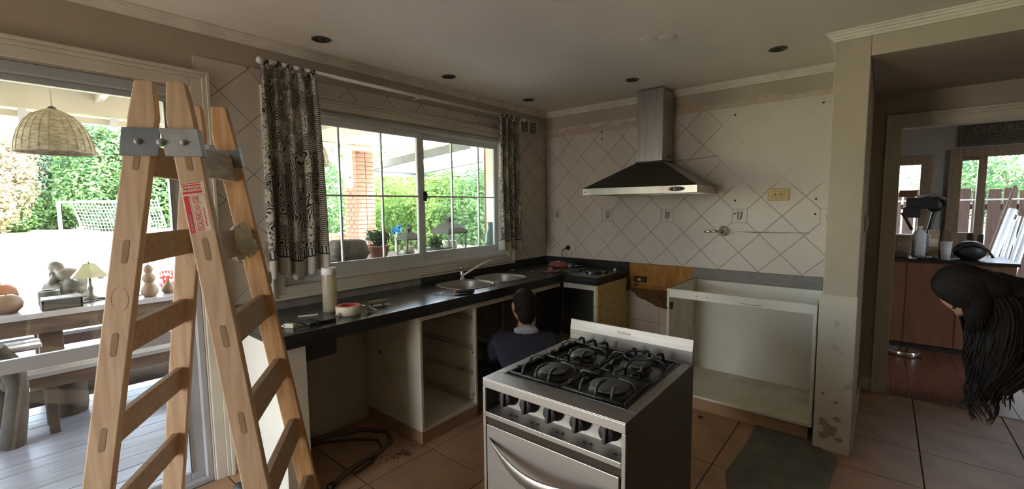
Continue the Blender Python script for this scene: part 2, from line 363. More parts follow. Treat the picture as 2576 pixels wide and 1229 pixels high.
def text(name, body, size, m, parent, mw, depth=.0006, align='LEFT', xs=1.):
    cu = bpy.data.curves.new(name, 'FONT'); cu.body = body; cu.size = size; cu.extrude = depth; cu.align_x = align
    tmp = bpy.data.objects.new(name+'_font', cu); COL.objects.link(tmp); cu.materials.append(m); bpy.context.view_layer.update()
    me = bpy.data.meshes.new_from_object(tmp.evaluated_get(bpy.context.evaluated_depsgraph_get())); bpy.data.objects.remove(tmp); me.materials.clear(); me.materials.append(m)
    o = bpy.data.objects.new(name, me); COL.objects.link(o); MW[o.name] = MW[parent.name]
    o.parent = parent; o.matrix_local = MW[parent.name].inverted() @ mw @ Matrix.Diagonal((xs, 1, 1, 1))
    return o
def frame_m(o, x, y):
    """matrix with origin o, local x and y axes"""
    x = Vector(x).normalized(); y = Vector(y).normalized(); z = x.cross(y)
    return Matrix(((x.x, y.x, z.x, o[0]), (x.y, y.y, z.y, o[1]), (x.z, y.z, z.z, o[2]), (0, 0, 0, 1)))


# ================================================================== ROOM SHELL
CZ = 2.385                      # ceiling
RX, RY = 5.2, -6.2              # unseen right and rear walls
b = MB()                        # window wall, openings for the patio door and the kitchen window
DY0, DY1, DZ = -5.05, -3.06, 2.058
WY0, WY1, WZ0, WZ1 = -2.65, -.62, .995, 2.06
b.box(-.14, 0, RY, DY0, -.1, CZ); b.box(-.14, 0, DY0, DY1, DZ, CZ); b.box(-.14, 0, DY1, WY0, -.1, CZ)
b.box(-.14, 0, WY0, WY1, -.1, WZ0); b.box(-.14, 0, WY0, WY1, WZ1, CZ); b.box(-.14, 0, WY1, .12, -.1, CZ); b.box(-.14, -.01, -8.5, .62, CZ+.125, 2.84)
wall_left = struct(b.build('wall_left', M['plaster']))
wall_back = struct(MB().box(0, 2.443, 0, .12, -.1, CZ).build('wall_back', M['plaster']))
b = MB().box(2.443, 2.602, -.653, .57, -.1, CZ)
wall_right = struct(b.build('wall_right', M['plaster'], bevel=.004))
b = MB().box(2.602, RX, -.653, .57, 2.233, CZ)
struct(b.build('beam_lintel', M['plaster'], bevel=.004))
b = MB()                        # lower plaster dado of the pier, proud of the wall with a sloping ledge
b.prism([(-.653, 0), (-.672, 0), (-.672, .905), (-.653, .925)], 'x', 2.430, 2.606)
dado = struct(b.build('trim_1', mat('chipped_dado_plaster', (.54, .49, .40), .9, c2=(.20, .16, .12), scale=9, sharp=(.62, .80), detail=9, bump=.15), bevel=.003))
rnd = random.Random(8)
for (cx, cz, rr) in ((2.475, .17, .030), (2.515, .13, .038), (2.485, .09, .026), (2.545, .20, .022), (2.53, .30, .012), (2.47, .34, .009), (2.555, .08, .020)):
    pts = [(cx+rr*(.55+.6*rnd.random())*math.cos(2*PI*k/14), cz+rr*(.55+.6*rnd.random())*math.sin(2*PI*k/14)) for k in range(14)]
    MB().prism(pts, 'y', -.6732, -.671).build('peeled_patch', mat('peeled_brown_plaster', (.25, .20, .14), .95, c2=(.36, .30, .23), scale=40) if rr == .030 else bpy.data.materials['peeled_brown_plaster'], dado)
struct(box(2.602, 2.617, -.66, .57, 0, .085).build('baseboard_right', M['plaster'], bevel=.003))
# hidden parts of the room: right wall, rear wall opened for the added lamp
b = MB().box(RX, RX+.12, RY, .57, -.1, CZ)
struct(b.build('wall_far_side', M['plaster']))
b = MB(); b.box(0, .2, RY-.12, RY, -.1, CZ); b.box(1.25, RX+.12, RY-.12, RY, -.1, CZ); b.box(.2, 1.25, RY-.12, RY, -.1, .03); b.box(.2, 1.25, RY-.12, RY, 2.1, CZ)
struct(b.build('wall_rear', M['plaster']))
struct(box(-.14, RX+.12, RY-.12, .69, CZ, CZ+.12).build('ceiling', M['ceiling']))

# ---- floor of single tiles
floor = struct(box(-.14, RX+.12, RY-.12, .69, -.10, -.006).build('floor', M['floor_grout']))
proto = None; P, G = .45, .0055
for i in range(-5, 8):
    for j in range(-8, 7):
        x0, y0 = 2.02+(i)*P, -2.12+(j)*.45*.985
        x1, y1 = x0+P, y0+.45*.985
        if x1 < .02 or x0 > 4.4 or y0 < -4.4 or y0 > .55: continue
        a0, a1, c0, c1 = max(x0, 0), x1, y0, min(y1, .57)
        if (a0, c1) == (x0, y1) and proto:
            t = child_copy(proto, floor, Matrix.Translation((x0, y0, random.uniform(-.0006, .0006))))
        else:
            full = (a0, c1) == (x0, y1)
            t = box(G/2, a1-a0-G/2, G/2, c1-c0-G/2, -.008, 0).build('tile', M['floor_tile'], floor, bevel=.0015, seg=1)
            t.matrix_local = Matrix.Translation((a0, c0, 0))
            if full: proto = t

# ---- wall tiles on the diagonal, corner cut inserts
def clip(poly, nx, ny, d):      # keep nx*x+ny*y <= d
    out = []
    for i in range(len(poly)):
        p, q = poly[i], poly[(i+1) % len(poly)]
        a, c = nx*p[0]+ny*p[1]-d, nx*q[0]+ny*q[1]-d
        if a <= 0: out.append(p)
        if (a < 0 < c) or (c < 0 < a):
            t = a/(a-c); out.append((p[0]+(q[0]-p[0])*t, p[1]+(q[1]-p[1])*t))
    return out
def parea(p): return abs(sum(p[i][0]*p[(i+1) % len(p)][1]-p[(i+1) % len(p)][0]*p[i][1] for i in range(len(p))))/2
def tiles(wall, axis, u0, v0, DU, DV, rect, hole=None, sgn=1, ins_min=-99):
    """diamond lattice: vertices at (u0+i*DU/2, v0+j*DV/2), i+j even; inserts at every second vertex of row 0"""
    g = .0016; hs = .053; motifs = []
    ilo, ihi = int((rect[0]-u0)/DU*2)-2, int((rect[1]-u0)/DU*2)+2
    jlo, jhi = int((rect[2]-v0)/DV*2)-2, int((rect[3]-v0)/DV*2)+2
    for i in range(ilo, ihi+1):
        for j in range(jlo, jhi+1):
            if (i+j) % 2 == 0: continue
            cu, cv = u0+i*DU/2, v0+j*DV/2           # diamond centre
            p = [(cu-DU/2+g*1.4, cv), (cu, cv-DV/2+g*1.4), (cu+DU/2-g*1.4, cv), (cu, cv+DV/2-g*1.4)]
            p = clip(p, 1, 0, rect[1]); p = clip(p, -1, 0, -rect[0]); p = clip(p, 0, 1, rect[3]); p = clip(p, 0, -1, -rect[2])
            # the corner next to an insert is cut off
            for di, dj in ((-1, 0), (1, 0), (0, -1), (0, 1)):
                vi, vj = i+di, j+dj
                if vj == 0 and vi % 4 == 0 and u0+vi*DU/2 > ins_min:
                    iu, iv = u0+vi*DU/2, v0
                    if di: p = clip(p, -(-di)*1., 0, di*iu-hs) if di > 0 else clip(p, -1, 0, -(iu+hs))
                    else: p = clip(p, 0, 1., iv-hs) if dj > 0 else clip(p, 0, -1., -(iv+hs))
            if hole and p:
                c = [clip(p, 1, 0, hole[0]), clip(p, -1, 0, -hole[1]), clip(p, 0, 1, hole[2]), clip(p, 0, -1, -hole[3])]
                p = max(c, key=lambda q: parea(q) if len(q) > 2 else 0)
            if len(p) < 3 or parea(p) < .0006: continue
            th = .006+random.uniform(-.0006, .0006)
            MB().prism(p, axis, 0, sgn*th).build('tile', M['tile'], wall, bevel=.0012, seg=1)
    k = int((rect[0]-u0)/(2*DU))-1
    while u0+k*2*DU < rect[1]+hs:
        cu = u0+k*2*DU; k += 1
        a0, a1 = max(cu-hs+.002, rect[0]), min(cu+hs-.002, rect[1])
        if cu < ins_min or a1-a0 < .008 or (hole and hole[0]-.02 < cu < hole[1]+.02): continue
        ins = MB().prism([(a0, v0-hs+.002), (a1, v0-hs+.002), (a1, v0+hs-.002), (a0, v0+hs-.002)], axis, 0, sgn*.006).build('insert_tile', M['tile'], wall, bevel=.001, seg=1)
        if a1-a0 > .05: motifs.append((ins, cu, v0))
    return motifs
ZT = 2.2216
def motif(ins, cu, cv, axis, sgn, seed):
    rnd = random.Random(seed); mb = MB()
    def leaf(x, y, a, L, wd):
        n = 6; pts = []
        for k in range(n+1): t = k/n; pts.append((t*L, math.sin(PI*t)*wd))
        for k in range(n-1, 0, -1): t = k/n; pts.append((t*L, -math.sin(PI*t)*wd))
        pts = [(1.55*(x+p[0]*math.cos(a)-p[1]*math.sin(a)), 1.55*(y+p[0]*math.sin(a)+p[1]*math.cos(a))) for p in pts]
        mb.prism([(cu+p[0], cv+p[1]) for p in pts], axis, sgn*.0058, sgn*.0072)
    for k in range(5): leaf(-.004, -.022+k*.007, 2.2-rnd.random()*.5, .016+.003*rnd.random(), .003)
    for k in range(6): leaf(.002, -.022+k*.007, .5+rnd.random()*.6, .018+.004*rnd.random(), .0035)
    leaf(0, -.026, 1.5, .045, .0012); leaf(-.002, .008, 1.9, .02, .004)
    mb.build('leaf_motif', M['flower'], ins)
grout_b = box(0, 2.443, -.0022, 0, .93, ZT).build('grout', M['tile_grout'], wall_back)
for n_, (ins, cu, cv) in enumerate(tiles(wall_back, 'y', .1424, 1.3593, .283, .283, (0.008, 2.442, .9315, ZT), sgn=-1)): motif(ins, cu, cv, 'y', -1, n_)
grout_l = MB().box(0, .0022, -3.035, -2.66, .93, ZT).box(0, .0022, -2.66, -.6, 2.05, ZT).box(0, .0022, -.6, 0, .93, ZT).build('grout', M['tile_grout'], wall_left)
for n_, (ins, cu, cv) in enumerate(tiles(wall_left, 'x', -.425, 1.36, .2945, .283, (-3.035, -.008, .9315, ZT), hole=(-2.68, -.60, .95, 2.10), sgn=1, ins_min=-2.5)): motif(ins, cu, cv, 'x', 1, n_+10)
# thin skim where the wall cupboard hung, chased line by the water pipe, cement strips
wp = MB().box(1.69, 2.442, -.0051, -.0022, 1.589, 2.186).build('cupboard_patch', M['skim'], wall_back)
MB().tube([(1.83, -.006, 1.237), (1.95, -.0065, 1.235), (2.1, -.0062, 1.238), (2.30, -.006, 1.241)], [.002, .0045, .004, .002], n=6).build('chased_line', M['scar'], wall_back)
b = MB()
b.tube([(1.30, -.006, 1.812), (1.42, -.0065, 1.818), (1.68, -.006, 1.83)], .0028, n=6)
b.build('chased_line', M['scar'], wall_back)
MB().box(1.497, 2.442, -.012, 0, .843, .931).build('cement_strip', mat('grey_cement_strip', (.23, .215, .20), .9, c2=(.19, .175, .165), scale=9, stretch=(1, 1, 6)), wall_back, bevel=.002)
MB().box(0, .010, -2.95, -1.66, .864, .927).build('cement_strip', M['cement'], wall_left)
for (x, z) in ((.646, 2.127), (.647, 2.069), (1.785, 2.131), (2.341, 2.138), (1.805, 1.478), (1.805, 1.376), (2.325, 1.481), (2.324, 1.375)):
    d = -.0062
    MB().lathe([(.0008, 0), (.0075, 0), (.0065, .002), (.0008, .0025)], n=10, T=Matrix.Translation((x, d, z)) @ Matrix.Rotation(PI/2, 4, 'X')).build('drill_hole', M['hole'], wall_back)
# torn edge of paint above the tiles
def ragged(y_or_x, a, bb, z, dz, n, seed):
    rnd = random.Random(seed); pts = [(a, z), (bb, z)]
    for k in range(n+1): pts.append((bb+(a-bb)*k/n, z+dz*(.4+.8*rnd.random())))
    return pts
MB().prism(ragged(0, .02, 1.08, 2.135, .075, 18, 3), 'y', -.0062, -.0076).build('torn_paint', mat('torn_buff_paint', (.50, .41, .32), .95, c2=(.42, .33, .26), scale=20), wall_back)
MB().prism(ragged(0, 1.33, 2.43, 2.19, .055, 18, 4), 'y', -.0062, -.0076).build('torn_paint', bpy.data.materials['torn_buff_paint'], wall_back)
# stove recess: bare tiles, rust and scorch
for k, (x0, x1, z0, z1) in enumerate(((.936, 1.22, 0, .41), (1.224, 1.515, 0, .41), (.936, 1.22, .414, .62), (1.224, 1.515, .414, .62))):
    MB().box(x0, x1, -.006, 0, z0, z1).build('tile', mat('dirty_recess_tile_%d' % k, (.52, .43, .36), .6, c2=(.40, .32, .25), scale=5) if k == 0 else bpy.data.materials['dirty_recess_tile_0'], wall_back, bevel=.0015, seg=1)
b = MB().prism([(.936, .70), (1.515, .70), (1.515, .93), (.936, .93)], 'y', -.008, 0); b.box(.936, 1.51, -.014, 0, .885, .93)
b.build('rusted_plaster', M['rust'], wall_back, bevel=.002)
rnd = random.Random(2)
edge = [(.95+.56*k/16, .70-.16*math.sin(PI*min(1, .06+k/16*.62))+rnd.uniform(-.008, .008)) for k in range(17)]
MB().prism([(1.51, .705), (.95, .705)]+edge, 'y', -.0095, 0).build('scorched_plaster', M['scorch'], wall_back)

# ---- cornices
def cornice(name, pts_out):
    """pts_out: list of (x, y, inward dx, dy) along the wall; stepped profile"""
    prof = [(0, CZ-.047), (.008, CZ-.047), (.012, CZ-.037), (.019, CZ-.034), (.024, CZ-.024), (.034, CZ-.020), (.038, CZ-.010), (.046, CZ-.008), (.046, CZ)]
    v = []; f = []; n = len(prof)
    for (x, y, dx, dy) in pts_out:
        for (p, z) in prof: v.append((x+dx*p, y+dy*p, z))
    for i in range(len(pts_out)-1):
        for k in range(n-1): f.append((i*n+k, i*n+k+1, (i+1)*n+k+1, (i+1)*n+k))
    return struct(MB().add(v, f).build(name, M['cornice']))
cornice('trim_2', [(0, RY, 1, 0), (0, 0, 1, -1), (2.443, 0, -1, -1), (2.443, -.653, -1, -1), (RX, -.653, 0, -1)])

# ---- window: casing, header, sashes
def casing(name, u0, u1, v0, v1, wd, X, sides, th=.02, m='casing'):
    """stepped casing round an opening in the plane x = X; u = y, v = z; opening u0..u1, v0..v1"""
    b = MB()
    for (a, c, t) in ((.004, wd*.60, th*.75), (wd*.60, wd*.82, th), (wd*.82, wd, th*1.4)):
        L, R_, B, T_ = ('l' in sides), ('r' in sides), ('b' in sides), ('t' in sides); k = c-a
        b.ring('x', X, X+t, u0-(c if L else 0), u1+(c if R_ else 0), v0-(c if B else 0), v1+(c if T_ else 0), k*L, k*R_, k*B, k*T_)
    return struct(b.build(name, M[m], bevel=.003))
casing('trim_3', WY0, WY1, WZ0, WZ1, .078, 0, 'lrtb')
casing('trim_4', DY0, -3.06, 0, DZ, .088, 0, 'lrt')
win = thing('window_1', 'white aluminium sliding window above the kitchen worktop with thin glazing bars', 'window', (-.08, -1.635, .995)); win['kind'] = 'structure'
b = MB()
b.ring('x', -.125, -.03, WY0+.001, WY1-.001, .99, 2.059, .03, .03, .032, .038)
b.build('window_frame', M['alu'], win, bevel=.003)
for z in (2.028, 2.044): MB().box(-.032, -.022, WY0, WY1, z, z+.010).build('shutter_slat', M['alu'], win, bevel=.002)
def sash(y0, y1, X, vb, lw=.05, rw=.05):
    b = MB(); t = .013
    b.ring('x', X-t, X+t, y0, y1, 1.02, 2.03, lw, rw, .076, .054)
    s = b.build('sash', M['alu'], win, bevel=.003)
    MB().box(X-.002, X+.002, y0+lw, y1-rw, 1.096, 1.976).build('pane', M['glass'], s)
    for y in vb: MB().box(X-.009, X+.009, y-.0055, y+.0055, 1.096, 1.976).build('glazing_bar', M['alu'], s)
    MB().box(X-.008, X+.008, y0+lw, y1-rw, 1.528, 1.540).build('glazing_bar', M['alu'], s)
    return s
sash(WY0+.03, -1.572, -.062, (-2.24, -1.92), rw=.036)
s2 = sash(-1.578, WY1-.03, -.098, (-1.217, -.90), lw=.062)
MB().box(-.049, -.036, -1.562, -1.534, 1.50, 1.575).box(-.04, -.022, -1.556, -1.540, 1.515, 1.56).build('latch', M['black_plastic'], s2, bevel=.003)
# ---- patio door
dr = thing('door_1', 'white aluminium glazed patio door behind the step ladder', 'door', (-.08, -4.05, 0)); dr['kind'] = 'structure'
b = MB().ring('x', -.13, -.02, DY0+.001, DY1-.001, -.02, DZ-.001, .04, .028, .038, .045)
b.build('door_frame', M['alu_door'], dr, bevel=.003)
b = MB().ring('x', -.098, -.062, DY0+.04, DY1-.028, .018, 2.012, .06, .064, .042, .028); b.box(-.086, -.058, DY0+.1, DY1-.092, .778, .838)
leaf_ = b.build('door_leaf', M['alu_door'], dr, bevel=.003)
for z0, z1 in ((.06, .783), (.838, 1.984)): MB().box(-.082, -.078, DY0+.1, DY1-.092, z0, z1).build('pane', M['glass'], leaf_)
b = MB().box(-.0605, -.056, DY1-.0915, DY1-.0885, .06, 1.984); b.build('gasket', M['black_plastic'], leaf_)
# little switch plate half hidden by the curtain, vent grille, downlights
pl = thing('switch_plate', 'white switch plate on the tiles beside the patterned left curtain', 'switch', (.006, -2.775, 1.2))
MB().box(.006, .014, -2.80, -2.742, 1.145, 1.26).build('cover', M['pale_plastic'], pl, bevel=.003)
MB().box(.014, .018, -2.782, -2.76, 1.18, 1.225).build('rocker', M['pale_plastic'], pl, bevel=.002)
sb = thing('socket_box', 'small ivory junction box below the switch plate, left of the curtain hem', 'socket', (.006, -2.765, 1.06))
MB().box(.006, .028, -2.785, -2.742, 1.025, 1.095).build('box_body', M['pale_plastic'], sb, bevel=.003); MB().lathe([(.001, .0), (.006, 0), (.005, .003), (.001, .003)], n=8, T=Matrix.Translation((.028, -2.765, 1.045)) @ Matrix.Rotation(PI/2, 4, 'Y')).build('screw', M['hole'], sb)
vg = thing('vent_grille', 'cream louvred vent grille high on the wall right of the right curtain', 'vent', (0, -.30, 2.21))
b = MB(); b.ring('x', .006, .02, -.436, -.168, 2.15, 2.28, .016, .016, .012, .012); b.box(.006, .02, -.312, -.292, 2.162, 2.268)
b.build('frame', M['casing'], vg, bevel=.002); MB().box(.006, .008, -.43, -.17, 2.155, 2.275).build('dark_backing', M['hole'], vg)
for k in range(6):
    z = 2.170+k*.0172
    MB().hexa([(.008, -.42, z+.010), (.019, -.42, z), (.019, -.184, z), (.008, -.184, z+.010)], [(.008, -.42, z+.0125), (.019, -.42, z+.0025), (.019, -.184, z+.0025), (.008, -.184, z+.0125)]).build('louvre', M['casing'], vg)
LB = ['nearest the camera above the left curtain', 'above the middle of the window', 'nearest the room corner', 'beside the hood chimney', 'at the right near the pier']
for k, (x, y) in enumerate(((.26, -2.493), (.253, -1.547), (.249, -.608), (1.204, -.574), (2.155, -.602))):
    t = thing('downlight', 'dark round recessed ceiling spotlight, unlit, '+LB[k], 'ceiling light', (x, y, CZ), group='recessed ceiling spotlights')
    MB().lathe([(.030, -.001), (.046, -.001), (.050, -.004), (.048, -.007), (.036, -.007), (.030, .006)], c=(x, y, CZ), n=24).build('ring', M['lamp_ring'], t)
    MB().lathe([(.036, -.006), (.030, -.002), (.018, -.001), (.0005, -.001)], c=(x, y, CZ), n=20).build('reflector', M['lamp_black'], t)
    MB().lathe([(.0005, -.0065), (.010, -.006), (.014, -.002)], c=(x, y, CZ), n=14).build('bulb', M['lamp_ring'], t)
t = thing('ceiling_cap', 'flush pale round cap in the middle of the ceiling', 'ceiling cap', (1.666, -1.25, CZ))
for dx in (-.045, .05): MB().lathe([(.045, 0), (.047, -.002), (.043, -.003), (.0005, -.0025)], c=(1.666+dx, -1.25+dx*.5, CZ), n=24).build('disc', M['ceiling'], t)

# ================================================================== PASSAGE AND FAR ROOM (right)
YD = .57
b = MB(); b.box(2.602, 2.76, YD, YD+.12, -.1, 2.233); b.box(2.76, 3.85, YD, YD+.12, 2.0, 2.233); b.box(3.85, RX+.12, YD, YD+.12, -.1, 2.233)
struct(b.build('wall_passage', M['plaster']))
b = MB()
for (a, c, t) in ((0, .05, .014), (.05, .07, .02), (.07, .088, .028)):
    b.ring('y', YD-t, YD, 2.768-c, 3.95, 0, 1.995+c, c-a, 0, 0, c-a)
b.box(2.755, 2.769, YD, YD+.13, 0, 1.985); b.box(2.755, 3.85, YD, YD+.13, 1.985, 1.999)
struct(b.build('trim_5', M['casing'], bevel=.002))
struct(MB().box(2.602, 2.69, YD-.014, YD, 0, .10).build('baseboard_passage', M['casing'], bevel=.002))
FY = 2.75
floor2 = struct(box(2.0, 6.2, .69, 6.5, -.10, -.012).build('floor_far_room', M['floor_grout']))
for k in range(16):
    x = 2.58+k*.11
    MB().box(x+.0012, x+.1088, .575, FY, -.012, random.uniform(-.001, 0)).build('plank', M['redwood'], floor2, bevel=.001, seg=1)
b = MB(); b.box(1.9, 2.79, FY, FY+.1, -.1, 2.5); b.box(2.79, 2.995, FY, FY+.1, -.1, 1.09); b.box(2.79, 2.995, FY, FY+.1, 1.865, 2.5); b.box(2.995, 3.285, FY, FY+.1, -.1, 2.5); b.box(3.285, 4.6, FY, FY+.1, 1.905, 2.5); b.box(4.6, 6.2, FY, FY+.1, -.1, 2.5)
struct(b.build('wall_far_room', M['far_wall']))
struct(box(1.9, 2.0, .69, FY, -.1, 2.5).build('wall_far_room_left', M['far_wall']))
struct(box(6.1, 6.2, .69, FY, -.1, 2.5).build('wall_far_room_right', M['far_wall']))
struct(box(1.9, 6.2, .69, FY+1.7, 2.5, 2.6).build('ceiling_far_room', M['far_wall']))  # carried on outdoors as an added eave that cuts the sky light
b = MB().box(2.0, 5, FY-.03, FY, 2.262, 2.29); struct(b.build('trim_6', M['white_paint'], bevel=.003))
w2 = thing('window_2', 'narrow timber window in the dim far room, left of its glass door', 'window', (2.9, FY, 1.48)); w2['kind'] = 'structure'
b = MB(); b.ring('y', FY-.03, FY+.04, 2.72, 3.07, 1.03, 1.94, .088, .092, .07, .09)
b.build('window_frame', M['far_wood'], w2, bevel=.004); MB().box(2.80, 2.985, FY+.05, FY+.054, 1.09, 1.865).build('pane', M['glass'], w2)
d2 = thing('door_2', 'timber glass door of the far room under the dark tin sign', 'door', (3.9, FY, 0)); d2['kind'] = 'structure'
b = MB(); b.ring('y', FY-.03, FY+.05, 3.19, 4.65, 0, 1.99, .10, .10, 0, .09); b.box(3.405, 3.465, FY-.04, FY+.05, 0, 1.90)
b.build('door_frame', M['far_wood'], d2, bevel=.004)
b = MB(); b.box(3.29, 3.405, FY, FY+.04, 0, 1.13); b.box(3.29, 3.405, FY, FY+.04, 1.87, 1.91); b.build('side_panel', M['far_wood'], d2, bevel=.003)
MB().box(3.29, 3.405, FY+.018, FY+.022, 1.13, 1.87).build('pane', M['glass'], d2)
MB().box(3.465, 4.55, FY+.018, FY+.022, .05, 1.90).build('pane', M['glass'], d2)
MB().box(3.45, 3.478, FY-.055, FY-.04, .98, 1.12).build('handle', M['black_plastic'], d2, bevel=.003)
sg = thing('tin_sign', 'dark tin wall sign with faded CHEVROLET lettering and emblem', 'sign', (3.55, FY, 2.13))
MB().box(3.245, 3.97, FY-.02, FY-.001, 2.012, 2.252).build('plate', M['sign'], sg, bevel=.003)
b = MB()
for (x0, x1, z0, z1) in ((3.26, 3.955, 2.24, 2.245), (3.26, 3.955, 2.02, 2.025), (3.26, 3.265, 2.02, 2.245), (3.95, 3.955, 2.02, 2.245)): b.box(x0, x1, FY-.0215, FY-.019, z0, z1)
b.build('border', M['sign_ink'], sg)
text('lettering', 'CHEVROLET', .098, M['sign_ink'], sg, frame_m((3.345, FY-.0206, 2.135), (1, 0, 0), (0, 0, 1)), xs=.94)
bow = [(-.15, -.022), (-.05, -.022), (-.05, -.040), (.05, -.040), (.05, -.022), (.15, -.022), (.135, .018), (.045, .018), (.045, .034), (-.055, .034), (-.055, .018), (-.165, .018)]
b = MB()
for i in range(len(bow)):
    p, q = bow[i], bow[(i+1) % len(bow)]
    b.tube([(3.60+p[0], FY-.0215, 2.08+p[1]), (3.60+q[0], FY-.0215, 2.08+q[1])], .0022, n=4)
b.tube([(3.53, FY-.0215, 2.078), (3.67, FY-.0215, 2.078)], .003, n=4)
b.build('emblem', M['sign_ink'], sg)
ct = thing('brown_counter', 'brown panelled counter with a dark worktop in the far room', 'counter', (3.2, 2.4, 0))
MB().box(2.56, 3.62, 2.06, 2.66, .06, .872).build('body', M['brown_panel'], ct, bevel=.004); MB().box(2.56, 3.60, 2.10, 2.66, 0, .06).build('plinth', M['black_plastic'], ct)
MB().box(2.54, 3.64, 2.03, 2.68, .872, .90).build('worktop', M['black_enamel'], ct, bevel=.004)
for x in (2.9, 3.26): MB().box(x-.002, x+.002, 2.056, 2.062, .08, .86).build('panel_joint', M['hole'], ct)
def top(name, label, cat, x, y, z=.90, group=None): return thing(name, label, cat, (x, y, z), group=group)
t = top('basket', 'brown woven basket on the far room counter beside the milky jug', 'basket', 2.83, 2.25)
MB().lathe([(.001, 0), (.075, 0), (.09, .10), (.095, .18), (.088, .18), (.082, .02), (.001, .015)], c=(2.83, 2.25, .90), n=18, exp=3).build('basket_body', M['basket'], t)
MB().lathe([(.088, .175), (.099, .178), (.099, .19), (.088, .192)], c=(2.83, 2.25, .90), n=18, exp=3).build('rim', M['basket'], t)
t = top('plastic_jug', 'milky white plastic jug standing behind the basket in the far room', 'jug', 2.985, 2.36)
MB().lathe([(.001, 0), (.052, 0), (.055, .02), (.055, .22), (.04, .255), (.02, .27), (.02, .29), (.001, .29)], c=(2.985, 2.36, .90), n=18, exp=3).build('jug_body', M['white_jug'], t)
MB().tube([(3.035, 2.36, 1.13), (3.06, 2.36, 1.12), (3.06, 2.36, 1.03), (3.038, 2.36, 1.01)], .008).build('handle', M['white_jug'], t); MB().lathe([(.022, .285), (.022, .305), (.001, .305)], c=(2.985, 2.36, .90), n=14).build('cap', M['pale_plastic'], t)
t = top('carton', 'printed brown food carton on the far room counter', 'box', 3.09, 2.40)
MB().box(3.05, 3.135, 2.37, 2.43, .90, 1.17).build('box_body', M['carton'], t, bevel=.003); MB().box(3.06, 3.125, 2.367, 2.371, 1.0, 1.08).build('printed_label', M['label'], t)
t = top('paper_bag', 'small folded kraft bag behind the carton', 'bag', 3.19, 2.46)
MB().hexa([(3.15, 2.43, .90), (3.24, 2.43, .90), (3.24, 2.49, .90), (3.15, 2.49, .90)], [(3.165, 2.45, 1.18), (3.225, 2.45, 1.155), (3.225, 2.47, 1.155), (3.165, 2.47, 1.18)]).build('bag_body', M['basket'], t, bevel=.006)
t = top('plastic_cup', 'translucent white plastic cup at the front edge of the far room counter', 'cup', 3.165, 2.12)
MB().lathe([(.001, 0), (.034, 0), (.042, .17), (.040, .17), (.032, .006), (.001, .006)], c=(3.165, 2.12, .90), n=20).build('cup_body', M['white_jug'], t); MB().lathe([(.040, .166), (.044, .168), (.044, .173), (.040, .174)], c=(3.165, 2.12, .90), n=20).build('rim', M['white_jug'], t)
t = top('dark_helmet', 'black rounded helmet-like bag with a strap on the far room counter', 'bag', 3.34, 2.25)
MB().ball((3.34, 2.25, .985), .12, .10, .095).build('shell', M['black_plastic'], t); MB().tube([(3.22, 2.17, .98), (3.28, 2.145, 1.04), (3.36, 2.145, 1.055), (3.45, 2.19, 1.0), (3.49, 2.2, .93)], .01).build('strap', M['hole'], t)
t = top('tray', 'black tray of small packets in front of the jug', 'tray', 3.06, 2.14)
MB().box(2.97, 3.12, 2.07, 2.20, .90, .915).build('tray_base', M['black_plastic'], t, bevel=.004)
for k in range(9): MB().box(-.018, .018, -.01, .01, 0, .012, T=Matrix.Translation((2.99+.015*k % .12, 2.09+.011*k, .915)) @ Matrix.Rotation(k*1.3, 4, 'Z')).build('packet', M['white_jug'] if k % 2 else M['zinc'], t)
# dark machine on an arm in front of the little window, cloth on top
t = top('bench_machine', 'black bench machine with a bent arm before the far window', 'machine', 3.0, 2.50)
b = MB(); b.box(2.96, 3.10, 2.46, 2.56, .90, .93); b.tube([(3.03, 2.52, .93), (3.06, 2.52, 1.15), (3.10, 2.52, 1.40)], .02); b.build('stand', M['black_plastic'], t, bevel=.003)
MB().tube([(2.93, 2.5, 1.16), (2.88, 2.49, 1.27), (2.84, 2.48, 1.34)], .014).build('arm', M['black_plastic'], t)
b = MB(); b.box(2.85, 2.99, 2.42, 2.54, 1.29, 1.40); b.box(2.87, 3.12, 2.44, 2.56, 1.38, 1.50); b.ball((3.09, 2.50, 1.42), .075, .06, .075); b.build('motor_head', M['black_plastic'], t, bevel=.006)
MB().box(2.81, 2.95, 2.46, 2.50, 1.505, 1.575).build('front_box', M['brown_panel'], t, bevel=.004)
MB().add([(2.95, 2.42, 1.49), (3.06, 2.40, 1.52), (3.17, 2.43, 1.47), (3.19, 2.46, 1.38), (2.96, 2.56, 1.52), (3.07, 2.58, 1.545), (3.17, 2.56, 1.50), (3.2, 2.55, 1.40)], [(0, 1, 5, 4), (1, 2, 6, 5), (2, 3, 7, 6)]).build('draped_cloth', mat('brown_camo_cloth', (.16, .12, .07), .95, c2=(.05, .04, .025), scale=22, sharp=(.45, .55)), t, solid=.006)
t = thing('steel_bowl', 'shallow steel pet bowl on the reddish floor by the door frame', 'bowl', (2.90, 1.80, 0))
MB().lathe([(.001, .006), (.085, .006), (.105, .05), (.118, .052), (.120, .048), (.135, .0), (.001, .0)], c=(2.90, 1.80, 0), n=28).build('bowl_body', M['chrome'], t)
MB().lathe([(.105, .05), (.112, .056), (.118, .053)], c=(2.90, 1.80, 0), n=28).build('rim', M['chrome'], t)
